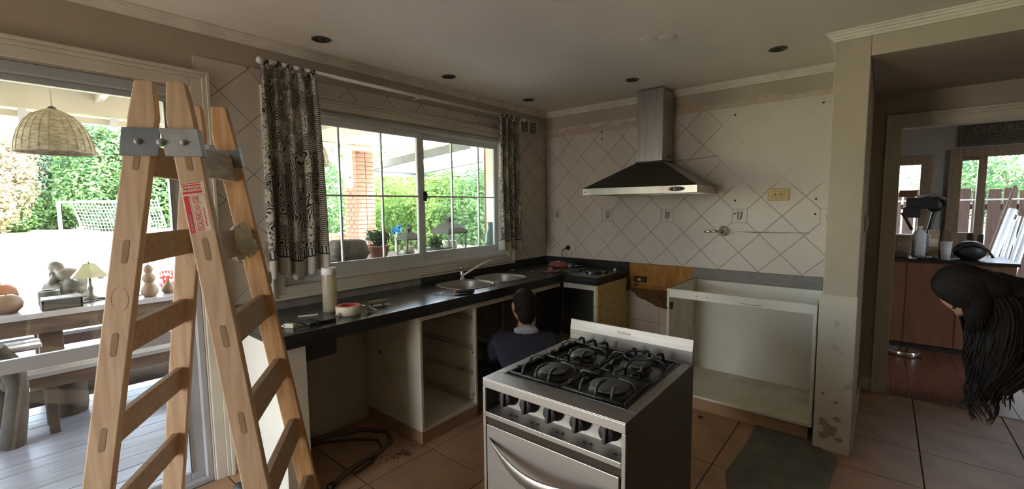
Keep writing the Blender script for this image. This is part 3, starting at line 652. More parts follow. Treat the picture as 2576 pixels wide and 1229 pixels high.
# outside the far room
struct(box(1.5, 7.0, FY+.1, 7.0, -.16, -.05).build('path_side_yard', M['cement']))
TL = ['thickest of the pale tubes leaning outside the glass door, at the left', 'thin pale tube second from left, outside the glass door', 'thin pale tube third from left, outside the glass door', 'thin pale tube fourth from left, outside the glass door', 'thin pale tube at the right end of the leaning row']
for k, (x0, x1, z1, r) in enumerate(((3.45, 3.80, 1.34, .034), (3.56, 3.82, 1.22, .017), (3.60, 3.86, 1.26, .017), (3.64, 3.92, 1.27, .02), (3.70, 3.97, 1.30, .022))):
    y0 = 3.3+.02*k
    t = thing('pale_tube', TL[k], 'tube', (x0, y0, -.05), group='tubes leaning outside')
    T_ = Vector((x1-x0, .35, z1+.05)); o = Vector((x0, y0, -.05+.02))
    MB().tube([o, o+T_], r, n=12).build('tube_body', M['tube'], t); MB().tube([o+T_, o+T_*1.006], r*.8, n=12).build('open_end', M['zinc'], t)
b = MB().tube([(3.40, 3.2, 0), (3.80, 3.62, 1.62)], .014); tag(b.build('wooden_stake', M['fence']), 'dark slanting wooden stake behind the pale tubes', 'stake')
fe = thing('plank_fence', 'weathered plank fence across the side yard beyond the glass door', 'fence', (3.6, 4.2, -.05))
for k in range(17):
    x = 2.5+k*.13
    MB().box(x, x+.112, 4.2, 4.225, -.05, 1.60+.02*math.sin(k*2.1)).build('plank', M['fence'], fe, bevel=.003, seg=1)
for z in (.3, 1.35): MB().box(2.5, 4.72, 4.226, 4.27, z, z+.07).build('rail', M['fence'], fe)
b = MB(); b.tube([(2.6, 3.9, 1.46), (4.6, 3.9, 1.48)], .008); tag(b.build('washing_line', M['white_plastic']), 'taut white line across the side yard', 'line')
hs_ = thing('neighbour_shed', 'pale shed corner with a white gutter beyond the plank fence', 'shed', (4.35, 4.0, -.05))
MB().box(4.05, 5.2, 3.75, 4.15, -.05, 1.95).build('wall', M['white_paint'], hs_); MB().tube([(3.85, 3.7, 1.85), (4.6, 3.7, 2.12)], .05, n=10).build('gutter', M['white_plastic'], hs_)
MB().hexa([(3.9, 3.6, 1.92), (5.3, 3.6, 2.3), (5.3, 4.3, 2.3), (3.9, 4.3, 1.92)], [(3.9, 3.6, 1.97), (5.3, 3.6, 2.35), (5.3, 4.3, 2.35), (3.9, 4.3, 1.97)]).build('roof', M['grey_beam'], hs_)

# ================================================================== WORKTOP, SINK, BASE UNITS
WT = .866; ST = .80
def worktop():
    bm = bmesh.new()
    outer = [(0, -2.923), (.611, -2.923), (.611, -.611), (.937, -.611), (.937, 0), (0, 0)]
    loops = [outer]
    for cy in (-1.462, -1.058):
        n = 40; L = []
        for k in range(n):
            t = 2*PI*k/n; c_, s_ = math.cos(t), math.sin(t)
            L.append((.295+math.copysign(abs(c_)**(2/3), c_)*.182, cy+math.copysign(abs(s_)**(2/3), s_)*.186))
        loops.append(L)
    edges = []
    for L in loops:
        vs = [bm.verts.new((x, y, WT)) for x, y in L]
        for i in range(len(vs)): edges.append(bm.edges.new((vs[i], vs[(i+1) % len(vs)])))
    bmesh.ops.triangle_fill(bm, use_beauty=True, use_dissolve=False, edges=edges)
    r = bmesh.ops.extrude_face_region(bm, geom=bm.faces[:])
    bmesh.ops.translate(bm, verts=[v for v in r['geom'] if isinstance(v, bmesh.types.BMVert)], vec=(0, 0, ST+.02-WT))
    bmesh.ops.recalc_face_normals(bm, faces=bm.faces)
    me = bpy.data.meshes.new('slab'); bm.to_mesh(me); bm.free()
    me.materials.append(M['granite'])
    return me
wt = thing('worktop', 'black granite L shaped worktop running under the kitchen window', 'worktop', (.3, -1.5, ST))
o = bpy.data.objects.new('slab', worktop()); COL.objects.link(o); o.parent = wt; o.matrix_local = MW[wt.name].inverted(); MW[o.name] = MW[wt.name]
md = o.modifiers.new('bevel', 'BEVEL'); md.width = .003; md.segments = 2; md.limit_method = 'ANGLE'; md.angle_limit = 1.
b = MB(); b.box(.575, .611, -2.923, -.611, ST, ST+.02); b.box(.575, .937, -.611, -.58, ST, ST+.02); b.box(.0, .575, -2.923, -2.89, ST, ST+.02); b.box(.90, .937, -.58, 0, ST, ST+.02)
b.build('edge_strip', M['granite'], wt)
b = MB(); b.box(0.006, .026, -1.66, -.026, WT, .934); b.box(0.006, .937, -.026, -.006, WT, .934); b.build('upstand', M['granite'], wt, bevel=.002)
MB().box(.55, .57, -2.80, -2.645, .708, ST).build('drop_piece', M['granite'], wt, bevel=.002)

sk = thing('double_sink', 'double bowl stainless steel sink set into the black worktop', 'sink', (.295, -1.26, WT))
for cy in (-1.462, -1.058):
    pr = [(1.07, .001), (1.08, .004), (1.03, .006), (1.0, .003), (.97, -.01), (.93, -.08), (.86, -.135), (.70, -.150), (.16, -.156), (.14, -.162), (.01, -.162)]
    s = MB().lathe(pr, c=(.295, cy, WT), n=44, sx=.182, sy=.186, exp=3).build('bowl', M['steel'], sk)
    MB().lathe([(.045, -.154), (.040, -.151), (.030, -.1535), (.001, -.1535)], c=(.295, cy, WT), n=20).build('drain', M['chrome'], s)
tp = thing('sink_tap', 'white sink tap with a long thin swivel spout', 'tap', (.075, -1.285, WT))
MB().lathe([(.026, 0), (.026, .006), (.017, .012), (.016, .085), (.019, .09), (.017, .10), (.001, .102)], c=(.075, -1.285, WT), n=18).build('tap_body', M['chrome'], tp)
MB().tube([(.085, -1.285, WT+.028), (.10, -1.24, WT+.05), (.118, -1.15, WT+.088), (.128, -1.07, WT+.114), (.134, -1.02, WT+.124), (.137, -.995, WT+.124), (.138, -.985, WT+.108)], .0075, n=10).build('spout', M['white_paint'], tp)
MB().tube([(.075, -1.285, WT+.098), (.078, -1.30, WT+.112), (.085, -1.335, WT+.116)], .006, n=8).build('lever', M['chrome'], tp)

# left end carcass panel
t = thing('end_panel', 'white end panel under the left end of the worktop', 'cabinet panel', (.3, -2.91, 0))
MB().box(.004, .575, -2.92, -2.902, 0, ST-.004).build('side_board', M['white_board'], t, bevel=.0015)
MB().box(.555, .575, -2.902, -2.805, 0, .79).build('front_filler', M['white_board'], t, bevel=.0015)
# open drawer cabinet
t = thing('drawer_cabinet', 'stained white cabinet without drawers, open shell with runners', 'cabinet', (.3, -1.89, 0))
Y0, Y1 = -2.135, -1.649; XF = .596; ZB = .0794
MB().box(.01, XF, Y0, Y0+.018, ZB, ST-.002).build('side_board', M['dirty_board'], t, bevel=.0015)
MB().box(.01, XF, Y1-.018, Y1, ZB, ST-.002).build('side_board', M['dirty_board'], t, bevel=.0015)
MB().box(.01, XF, Y0+.018, Y1-.018, ZB, ZB+.018).build('bottom_board', M['dirty_board'], t, bevel=.0015)
MB().box(.01, .022, Y0+.018, Y1-.018, ZB+.018, ST-.002).build('back_board', M['white_board'], t)
MB().box(XF-.018, XF, Y0+.018, Y1-.018, .770, ST-.002).build('top_rail', M['dirty_board'], t, bevel=.0015)
b = MB(); b.box(XF-.014, XF-.002, Y0+.01, Y1, 0, ZB); b.box(.01, XF-.002, Y0+.002, Y0+.014, 0, ZB); b.build('plinth', M['floor_tile'], t, bevel=.0015)
for z in (.675, .473, .295, .115):
    for ys, sg_ in ((Y1-.018, -1), (Y0+.018, 1)):
        b = MB(); b.box(.06, XF-.02, ys, ys+sg_*.003, z, z+.036); b.box(.06, XF-.02, ys, ys+sg_*.012, z, z+.004); b.box(.06, XF-.02, ys, ys+sg_*.012, z+.030, z+.033)
        b.tube([(XF-.035, ys, z+.017), (XF-.035, ys+sg_*.012, z+.017)], .008, n=8)
        b.build('runner', mat('rusty_runner_%d' % int(z*1000), (.50, .45, .34), .6, .1, c2=(.20, .13, .07), scale=11, sharp=(.5, .85)) if sg_ < 0 else M['dirty_board'], t)
for (z, x) in ((.70, .57), (.455, .57), (.16, .575), (.09, .56)): MB().ball((x, Y1-.019, z), .006, .003, .006, n=8).build('screw', M['hole'], t)
MB().lathe([(.001, 0), (.012, 0), (.010, .002), (.001, .002)], n=12, T=Matrix.Translation((.17, Y0-.0005, .50)) @ Matrix.Rotation(PI/2, 4, 'X')).build('cable_hole', M['hole'], t)
# sink cabinet + corner cabinet, doors removed
t = thing('sink_cabinet', 'open cabinet shell under the sink, doors removed, dark inside', 'cabinet', (.3, -1.3, 0))
MB().box(XF-.036, XF-.018, Y1, -.60, .758, ST-.002).build('top_rail', M['dirty_board'], t, bevel=.0015)
MB().box(XF-.036, XF-.018, -.99, -.958, .10, .758).build('post', mat('cream_edge', (.56, .47, .25), .6, c2=(.48, .39, .2), scale=9), t, bevel=.0015)
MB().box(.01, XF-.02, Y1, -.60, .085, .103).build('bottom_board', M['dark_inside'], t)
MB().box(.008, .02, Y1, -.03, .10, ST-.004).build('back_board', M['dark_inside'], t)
MB().box(XF-.06, XF-.045, Y1, -.60, 0, .085).build('plinth', M['floor_tile'], t)
MB().box(.30, XF-.02, -1.2, -.962, .25, .262).build('half_shelf', M['dirty_board'], t)
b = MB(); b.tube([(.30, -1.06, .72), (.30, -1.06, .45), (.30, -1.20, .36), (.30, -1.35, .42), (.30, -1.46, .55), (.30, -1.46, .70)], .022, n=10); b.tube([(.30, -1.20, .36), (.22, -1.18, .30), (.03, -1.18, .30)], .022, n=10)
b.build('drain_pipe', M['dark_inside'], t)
MB().lathe([(.02, 0), (.02, .02), (.012, .04), (.012, .07), (.001, .07)], c=(.54, -1.0, .64), n=10).build('hinge', M['black_plastic'], t)
t = thing('corner_cabinet', 'open corner cabinet shell with a yellowed stained side panel', 'cabinet', (.75, -.3, 0))
MB().box(.60, .915, -.582, -.564, .752, ST-.006).build('top_rail', M['white_board'], t, bevel=.0015)
MB().box(.893, .915, -.582, -.564, .09, .752).build('post', M['white_board'], t, bevel=.0015)
MB().box(.915, .934, -.582, -.008, 0, ST).build('side_board', M['yellow_board'], t, bevel=.0015)
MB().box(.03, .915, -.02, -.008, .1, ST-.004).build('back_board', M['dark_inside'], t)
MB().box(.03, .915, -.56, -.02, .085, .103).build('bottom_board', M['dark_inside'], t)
MB().box(.60, .893, -.57, -.545, .02, .085).build('plinth', M['floor_tile'], t)
for z, d in ((.62, 0), (.50, .02), (.71, .01)): MB().ball((.9345, -.54+d, z), .002, .006, .006, n=8).build('screw', M['hole'], t)
MB().box(.936, .952, -.06, -.035, .68, .80).build('pipe_bracket', M['hole'], t, bevel=.003)
t = thing('loose_plank', 'dark loose board leaning inside the corner cabinet by the stove', 'board', (.62, -.75, 0))
MB().hexa([(.60, -.70, 0), (.98, -.80, 0), (.985, -.785, 0), (.605, -.685, 0)], [(.58, -.62, .36), (.96, -.72, .36), (.965, -.705, .36), (.585, -.605, .36)]).build('board_body', mat('loose_board', (.17, .14, .09), .7, c2=(.11, .09, .06), scale=7), t, bevel=.002)
# gas pipe and tap in the stove recess
t = thing('gas_pipe', 'rusty horizontal gas pipe in the stove recess', 'pipe', (1.2, -.03, .74))
MB().tube([(.94, -.028, .735), (1.20, -.028, .728), (1.512, -.028, .715)], .010, n=10).build('pipe_body', M['rust'], t)
MB().lathe([(.013, 0), (.013, .03)], n=10, T=Matrix.Translation((1.0, -.028, .733)) @ Matrix.Rotation(PI/2, 4, 'Y')).build('coupling', M['scorch'], t)
t = thing('gas_socket', 'black old gas socket plate above the rusty pipe', 'socket', (1.04, -.012, .785))
MB().box(.985, 1.10, -.03, -.008, .762, .815).build('plate', M['hole'], t, bevel=.004); MB().box(1.03, 1.06, -.036, -.03, .775, .80).build('tap', M['brass'], t, bevel=.003)
# white open cabinet at the right
t = thing('white_cabinet', 'large white cabinet shell without top or doors beside the pier', 'cabinet', (1.97, -.31, 0))
x0, x1, yf, z0, z1 = 1.515, 2.418, -.618, .0887, .849
MB().box(x0, x0+.018, yf, -.02, z0, z1).build('side_board', M['dirty_board'], t, bevel=.0015)
MB().box(x1-.018, x1, yf, -.02, z0, z1).build('side_board', M['white_board'], t, bevel=.0015)
MB().box(x0+.018, x1-.018, yf, -.02, z0, z0+.018).build('bottom_board', M['dirty_board'], t, bevel=.0015)
MB().box(x0+.018, x1-.018, -.032, -.02, z0+.018, z1-.01).build('back_board', M['white_board'], t)
MB().box(x0+.018, x1-.018, yf, yf+.018, z1-.062, z1-.004).build('front_rail', M['white_board'], t, bevel=.0015)
b = MB(); b.box(x0-.002, x1+.002, yf-.003, yf+.010, z1-.006, z1); b.box(x0-.002, x0+.012, yf, -.02, z1-.006, z1); b.build('top_edge_strip', M['dirty_board'], t, bevel=.001)
b = MB(); b.box(x0+.018, x0+.02, yf+.05, yf+.06, .3, .32)
MB().box(x0+.02, x1-.02, yf+.015, yf+.03, 0, z0).build('plinth', M['floor_tile'], t, bevel=.002)
for x in (1.72, 1.79): MB().ball((x, yf-.0005, z1-.033), .0055, .002, .0055, n=8).build('screw', M['brass'], t)
b = MB(); b.box(x0+.018, x0+.03, yf+.005, yf+.05, z1-.155, z1-.105); b.box(x0-.006, x0+.004, yf-.006, yf+.006, z1-.15, z1-.135); b.build('hinge', M['hole'], t, bevel=.003)
for (y, z) in ((-.06, .55), (-.06, .49), (-.5, .4)): MB().ball((x0+.0185, y, z), .002, .006, .006, n=8).build('shelf_pin', M['hole'], t)
MB().tube([(2.0, yf-.001, .805), (2.06, yf-.0015, .800), (2.12, yf-.001, .803), (2.13, yf-.001, .800)], .0012, n=5).build('scratch', M['hole'], t)

# ================================================================== COOKER HOOD
t = thing('cooker_hood', 'stainless wall chimney cooker hood with dark pyramid canopy', 'hood', (1.205, -.25, 1.54))
hx0, hx1, hy, hz0, hz1 = .738, 1.672, -.5, 1.536, 1.592
MB().box(1.105, 1.322, -.255, -.007, 1.80, CZ-.012).build('chimney', M['steel_v'], t, bevel=.003)
MB().box(1.099, 1.328, -.261, -.007, 1.792, 1.806).build('chimney_collar', M['black_plastic'], t, bevel=.002)
MB().box(1.323, 1.3245, -.15, -.09, 1.835, 1.85).build('label_plate', M['black_plastic'], t)
cb = [(hx0, hy, hz1), (hx1, hy, hz1), (hx1, -.007, hz1), (hx0, -.007, hz1)]; ctp = [(1.10, -.26, 1.795), (1.327, -.26, 1.795), (1.327, -.007, 1.795), (1.10, -.007, 1.795)]
b = MB().add(cb+ctp, [(4, 5, 6, 7), (0, 1, 5, 4), (1, 2, 6, 5), (2, 3, 7, 6), (3, 0, 4, 7)])
o = b.build('canopy', [M['hood_dark'], M['steel']], t); o.data.polygons[2].material_index = 1; o.data.polygons[4].material_index = 1
b = MB(); b.box(hx0, hx1, hy, hy+.02, hz0, hz1); b.box(hx0, hx0+.02, hy+.02, -.007, hz0, hz1); b.box(hx1-.02, hx1, hy+.02, -.007, hz0, hz1); b.box(hx0+.02, hx1-.02, -.027, -.007, hz0, hz1)
o = b.build('band', M['hood_lit'], t, bevel=.002)
for k in range(3):
    xa = hx0+.024+k*(hx1-hx0-.048)/3
    MB().box(xa+.004, xa+(hx1-hx0-.048)/3-.004, hy+.03, -.04, hz0+.012, hz0+.02).build('grease_filter', M['zinc'], t)
MB().lathe([(.001, .003), (.058, .003), (.062, 0)], n=24, T=Matrix.Translation((1.525, hy, 1.566)) @ Matrix.Rotation(PI/2, 4, 'X'), sy=.28).build('control_panel', M['zinc'], t)
for k in range(4): MB().lathe([(.009, 0), (.009, .006), (.007, .008), (.001, .008)], n=14, T=Matrix.Translation((1.49+.023*k, hy-.002, 1.566)) @ Matrix.Rotation(PI/2, 4, 'X')).build('button', M['red_lamp'] if k == 1 else M['black_plastic'], t)
MB().lathe([(.011, 0), (.011, .002), (.001, .002)], n=16, T=Matrix.Translation((.762, hy, 1.562)) @ Matrix.Rotation(PI/2, 4, 'X'), sy=.6).build('badge', M['brass'], t)

# ---- wall fittings on the hood wall
t = thing('wide_socket', 'wide yellowed socket plate right of the hood on the tiled wall', 'socket', (2.095, -.006, 1.52))
MB().box(2.028, 2.163, -.016, -.006, 1.473, 1.563).build('cover', M['cream_plastic'], t, bevel=.004); MB().box(2.058, 2.133, -.019, -.015, 1.495, 1.540).build('insert', M['cream_plastic'], t, bevel=.003)
for dx in (-.018, .018):
    MB().box(2.0955+dx-.002, 2.0955+dx+.002, -.0200, -.0188, 1.510, 1.526).build('slot', M['hole'], t)
t = thing('corner_socket', 'ivory wall socket above the worktop corner with a black plug in it', 'socket', (.31, -.006, 1.025))
MB().box(.245, .365, -.016, -.006, .985, 1.07).build('cover', M['pale_plastic'], t, bevel=.004)
t = thing('power_plug', 'black plug and cable hanging from the corner socket across the worktop', 'plug', (.275, -.02, 1.03))
MB().lathe([(.024, 0), (.024, .012), (.016, .032), (.009, .042), (.001, .042)], n=16, T=Matrix.Translation((.285, -.016, 1.032)) @ Matrix.Rotation(PI/2, 4, 'X')).build('plug_body', M['black_plastic'], t)
MB().tube([(.285, -.055, 1.03), (.255, -.07, 1.018), (.238, -.065, .98), (.25, -.06, .90), (.27, -.08, .874), (.33, -.2, .873), (.43, -.36, .873), (.52, -.5, .874), (.60, -.60, .875), (.628, -.632, .855), (.632, -.636, .78), (.632, -.64, .60), (.64, -.66, .44), (.66, -.70, .375)], .0045, n=7).build('cable', M['black_plastic'], t)
t = thing('stop_valve', 'chrome wall water valve with a lever handle', 'tap', (1.731, -.006, 1.24))
MB().lathe([(.042, 0), (.042, .004), (.034, .014), (.022, .02), (.020, .04), (.016, .048), (.001, .05)], n=24, T=Matrix.Translation((1.731, -.006, 1.24)) @ Matrix.Rotation(PI/2, 4, 'X')).build('rosette', M['chrome'], t)
MB().tube([(1.731, -.048, 1.242), (1.69, -.060, 1.238), (1.60, -.078, 1.234)], [.009, .009, .0065], n=10).build('lever', M['chrome'], t)
t = thing('light_switch', 'small pale switch on the passage side of the pier', 'switch', (2.602, -.05, 1.32))
MB().box(2.602, 2.614, -.12, .02, 1.27, 1.37).build('cover', M['pale_plastic'], t, bevel=.003); MB().box(2.614, 2.62, -.07, -.03, 1.295, 1.345).build('rocker', M['pale_plastic'], t, bevel=.002)

# ================================================================== STOVE (local frame, front left foot at the origin)
sv = thing('gas_stove', 'stainless steel four burner gas stove standing free in the kitchen', 'stove', (1.640, -2.679, 0), .013)
W, D, H = .537, .592, .856
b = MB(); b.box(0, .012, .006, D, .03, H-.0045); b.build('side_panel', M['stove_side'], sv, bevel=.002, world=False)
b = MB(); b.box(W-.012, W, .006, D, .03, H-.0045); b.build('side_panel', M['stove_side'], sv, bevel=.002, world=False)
MB().box(.012, W-.012, D-.013, D-.001, .03, H-.02).build('back_panel', M['zinc'], sv, world=False)
b = MB()                                    # top: rim of four strips round the black pan
b.box(0, W, 0, .075, H-.004, H); b.box(0, .035, .0752, D-.012, H-.0045, H); b.box(W-.035, W, .0752, D-.012, H-.0045, H); b.box(.035, W-.035, D-.04, D-.012, H-.0045, H)
b.box(0, W, 0, .004, H-.034, H-.004)
b.build('top_rim', M['steel'], sv, bevel=.002, world=False)
MB().box(.035, W-.035, .0752, D-.04, H-.022, H-.012).build('hob_pan', M['black_enamel'], sv, world=False)
b = MB(); 
for q in ((.0352, .043, .083, D-.048), (W-.043, W-.0352, .083, D-.048), (.0352, W-.0352, .0754, .083), (.0352, W-.0352, D-.048, D-.0402)): b.box(q[0], q[1], q[2], q[3], H-.02, H+.002)
b.build('pan_edge', M['black_enamel'], sv, bevel=.002, world=False)
b = MB().prism([(D-.012, H), (D, H), (D, H+.09), (D-.004, H+.09), (D-.012, H+.045)], 'x', 0, W); b.build('splash_guard', mat('dull_splash_steel', (.27, .25, .232), .46, .85, c2=(.23, .212, .195), scale=12, stretch=(.3, 8, 8)), sv, bevel=.002, world=False)
b = MB()
for k in range(6): b.box(.03+k*.083, .03+k*.083+.055, D-.001, D+.0015, H+.076, H+.086)
b.build('vent_slot', M['hole'], sv, world=False)
text('lettering', 'Kokken', .019, mat('worn_brown_lettering', (.26, .20, .14), .6, scale=40), sv, MW[sv.name] @ frame_m((.228, D-.0088, H+.062), (1, 0, 0), (0, .17, 1)))
# control recess
b = MB(); b.box(.012, W-.012, .065, .075, .735, H-.005); b.build('control_panel', M['steel'], sv, world=False)
b = MB(); b.prism([(.0, .718), (.0, .736), (.065, .742), (.065, .718)], 'x', .012, W-.012); b.build('control_ledge', M['steel'], sv, bevel=.002, world=False)
b = MB(); b.box(0, .012, 0, .006, .03, H-.034); b.build('front_post', M['steel'], sv, bevel=.001, world=False); b = MB(); b.box(W-.012, W, 0, .006, .03, H-.034); b.build('front_post', M['steel'], sv, bevel=.001, world=False)
for k, x in enumerate((.075, .165, .262, .362, .462)):
    T = Matrix.Translation((x, .066, .788)) @ Matrix.Rotation(PI/2, 4, 'X')
    kb = MB().lathe([(.033, 0), (.034, .006), (.030, .012), (.027, .016), (.025, .036), (.022, .040), (.001, .040)], n=24, T=T).build('knob', M['black_plastic'], sv, world=False)
    MB().hexa([(x-.008, .042, .760), (x+.008, .042, .760), (x+.011, .042, .818), (x-.011, .042, .818)], [(x-.006, .012, .764), (x+.006, .012, .764), (x+.008, .016, .814), (x-.008, .016, .814)]).build('grip', M['black_plastic'], kb, bevel=.003, world=False)
    b = MB(); b.prism([(x+.028, .022), (x+.040, .026), (x+.034, .034), (x+.024, .032)], 'z', .7385, .7392); b.prism([(x+.044, .03), (x+.054, .026), (x+.056, .034), (x+.046, .038)], 'z', .7388, .7396)
    b.build('symbol', M['hole'], sv, world=False)
    b = MB(); b.box(x-.045, x-.036, .064, .0652, .80, .8015); b.box(x-.045, x-.036, .064, .0652, .806, .8075); b.build('mark', M['hole'], sv, world=False)
# burners
for k, (x, y, r) in enumerate(((.160, .205, .050), (.392, .190, .058), (.155, .425, .040), (.388, .435, .033))):
    bn = MB().lathe([(r+.016, H-.012), (r+.010, H-.006), (r-.002, H-.004), (r-.004, H+.004), (.001, H+.004)], c=(x, y, 0), n=30).build('burner', M['black_iron'], sv, world=False)
    MB().lathe([(r-.002, H+.004), (r+.006, H+.005), (r+.007, H+.009), (r+.003, H+.0115), (.001, H+.0125)], c=(x, y, 0), n=30).build('burner_cap', M['burner'], bn, world=False)
# two cast grates with raised fingers
def grate(x0, x1, y0, y1, cs):
    b = MB(); z = H+.004; r = .0055
    for p in ([(x0, y0), (x1, y0)], [(x0, y1), (x1, y1)], [(x0, y0), (x0, y1)], [(x1, y0), (x1, y1)], [(x0, (y0+y1)/2), (x1, (y0+y1)/2)]):
        b.tube([(p[0][0], p[0][1], z), (p[1][0], p[1][1], z)], r, n=6)
    ym = (y0+y1)/2
    for (cx, cy, r0) in cs:
        ya, yb = (y0, ym) if cy < ym else (ym, y1)
        for dx in (-.055, 0, .055):                         # fingers from front and back
            for ys, sgn in ((ya, 1), (yb, -1)):
                ye = cy-sgn*(.030 if dx == 0 else .052)
                b.tube([(cx+dx, ys, z), (cx+dx, ys+sgn*.010, z+.026), (cx+dx, ys+sgn*.026, z+.034), (cx+dx*.9, ye, z+.034)], [.006, .0055, .0055, .005], n=6)
        for xs, sgn in ((x0, 1), (x1, -1)):
            b.tube([(xs, cy, z), (xs+sgn*.010, cy, z+.026), (xs+sgn*.024, cy, z+.034), (cx-sgn*.034, cy, z+.034)], [.006, .0055, .0055, .005], n=6)
    for (px, py) in ((x0, y0+.05), (x0, y1-.05), (x0, ym+.04), (x0, ym-.04)): b.ball((px, py, z+.002), .011, .016, .009, n=8)
    b.build('pan_grate', M['black_iron'], sv, world=False)
grate(.052, .264, .092, D-.056, ((.160, .205, .05), (.155, .425, .04)))
grate(.276, W-.050, .092, D-.056, ((.392, .190, .058), (.388, .435, .033)))
MB().lathe([(.050, H+.040), (.054, H+.043), (.058, H+.040), (.054, H+.037), (.050, H+.040)], c=(.388, .435, 0), n=30).build('wok_ring', M['black_iron'], sv, world=False)
# oven door
od = MB().box(.018, W-.018, -.002, .02, .20, .692).build('oven_door', M['steel'], sv, bevel=.002, world=False)
MB().box(.012, W-.012, .006, .02, .692, .718).build('shadow_gap', M['hole'], sv, world=False)
n = 16; b = MB(); vs = []; fs = []
for k in range(n+1):
    t_ = k/n; x = .03+(W-.06)*t_; bow_ = math.sin(PI*t_)
    y = -.004-.058*bow_; z = .648-.030*bow_
    vs += [(x, y, z), (x, y-.004, z-.003), (x, y+.001-.006*bow_, z-.030*bow_-.012), (x, y+.006, z-.030*bow_-.010)]
for k in range(n):
    for q in range(4): fs.append((k*4+q, k*4+(q+1) % 4, (k+1)*4+(q+1) % 4, (k+1)*4+q))
fs += [(3, 2, 1, 0), tuple(n*4+q for q in range(4))]
b.add(vs, fs, True); b.build('handle', M['steel'], od, world=False)
MB().box(.018, W-.018, 0, .02, .05, .19).build('lower_drawer', M['steel'], sv, bevel=.002, world=False)
for (x, y) in ((.03, .03), (W-.03, .03), (.03, D-.03), (W-.03, D-.03)): MB().lathe([(.018, 0), (.018, .01), (.012, .014), (.012, .035), (.001, .035)], c=(x, y, 0), n=12).build('foot', M['black_plastic'], sv, world=False)

# ================================================================== STEP LADDER
LX, LY, LH, LP, LWT, LWB, LG, LS, LB_ = 1.023, -3.333, 1.804, .965, .339, .585, .030, .255, .068
ld = thing('step_ladder', 'tall wooden double step ladder with metal hinges in the foreground', 'ladder', (LX, LY, 0), LP)
TH = .026
def lpos(half, far, z):
    k = 1-z/LH; w_ = LWT+(LWB-LWT)*k; off = LG+LS*k
    # local axes of the thing: x = spread direction, y = rung direction (near -> far)
    return Vector(((-off if half < 0 else off), (w_/2 if far else -w_/2), z))
def stile(half, far, m):
    y_in = TH if not far else -TH
    top = lpos(half, far, LH); bot = lpos(half, far, 0); hing = lpos(half, far, LH-.10)
    hw = LB_/2
    def ring(p, l, r): return [(p.x-l, p.y, p.z), (p.x+r, p.y, p.z), (p.x+r, p.y+y_in, p.z), (p.x-l, p.y+y_in, p.z)]
    inner_cut = .018
    rows = [ring(bot, hw, hw), ring(hing, hw, hw)]
    l, r = (hw*.92, hw-inner_cut) if half < 0 else (hw-inner_cut, hw*.92)
    rows.append(ring(top-Vector((0, 0, .008)), l, r)); rows.append(ring(top, l-.004, r-.006))
    vs = [p for q in rows for p in q]; fs = [(3, 2, 1, 0)]
    for i in range(3):
        for q in range(4): fs.append((i*4+q, i*4+(q+1) % 4, i*4+4+(q+1) % 4, i*4+4+q))
    fs.append((12, 13, 14, 15))
    if far: fs = [f[::-1] for f in fs]
    s = MB().add(vs, fs).build('stile', m, ld, bevel=.004, world=False)
    return s
st = {}
for half in (-1, 1):
    for far in (False, True):
        st[(half, far)] = stile(half, far, M['pine_dark'] if (half > 0 and far) else M['pine'])
def fprism(pts, half, far, out, inn):
    """flat polygon (x, z) laid on the outer face of a stile, which leans outwards towards the floor"""
    sg_ = -1 if not far else 1; n = len(pts)
    v = [(x, lpos(half, far, z).y+sg_*out, z) for x, z in pts]+[(x, lpos(half, far, z).y-sg_*inn, z) for x, z in pts]
    fs = [list(range(n)), list(range(n, 2*n))[::-1]]+[(i, n+i, n+(i+1) % n, (i+1) % n) for i in range(n)]
    return MB().add(v, fs if not far else [f[::-1] for f in fs])
RZ = (1.592, 1.342, 1.094, .842, .59, .34)
for half in (-1, 1):
    for i, z in enumerate(RZ):
        hgt = .085
        a = lpos(half, False, z); c_ = lpos(half, True, z); dx = -half*LS/LH  # lean of the half per metre of height
        t2 = .011
        y0, y1 = a.y+TH*.6, c_.y-TH*.6
        def rr(zz, s): x = lpos(half, False, zz).x; return x+s
        v0 = [(rr(z-hgt/2, -t2), y0, z-hgt/2), (rr(z-hgt/2, t2), y0, z-hgt/2), (rr(z-hgt/2, t2), y1, z-hgt/2), (rr(z-hgt/2, -t2), y1, z-hgt/2)]
        v1 = [(rr(z+hgt/2, -t2), y0, z+hgt/2), (rr(z+hgt/2, t2), y0, z+hgt/2), (rr(z+hgt/2, t2), y1, z+hgt/2), (rr(z+hgt/2, -t2), y1, z+hgt/2)]
        rg = MB().hexa(v0, v1).build('rung', M['rung'] if not (half > 0 and i == 0) else mat('paint_smeared_rung', (.58, .53, .43), .8, c2=(.40, .33, .23), scale=10, stretch=(8, 1, 8)), ld, bevel=.0015, world=False)
        zt = z+hgt/2
        b = MB()
        for k in range(4): b.box(rr(zt, -t2)+.003+k*.0048, rr(zt, -t2)+.0048+k*.0048, y0+.02, y1-.02, zt-.0006, zt+.0005)
        b.build('ply_layers', M['slot'], rg, world=False)
        for far in (False, True):                   # mortise ends seen on the outer faces
            p = lpos(half, far, z); yy = p.y-.0006 if not far else p.y+.0006
            pts = []
            for k in range(7): t_ = PI*k/6; pts.append((math.cos(t_)*.0075, .025+math.sin(t_)*.0075))
            for k in range(7): t_ = PI+PI*k/6; pts.append((math.cos(t_)*.0075, -.025+math.sin(t_)*.0075))
            pts = [(p.x+q[0]+(lpos(half, far, z+q[1]).x-p.x), z+q[1]) for q in pts]
            fprism(pts, half, far, .0007, .002).build('tenon', M['slot'], st[(half, far)], world=False)
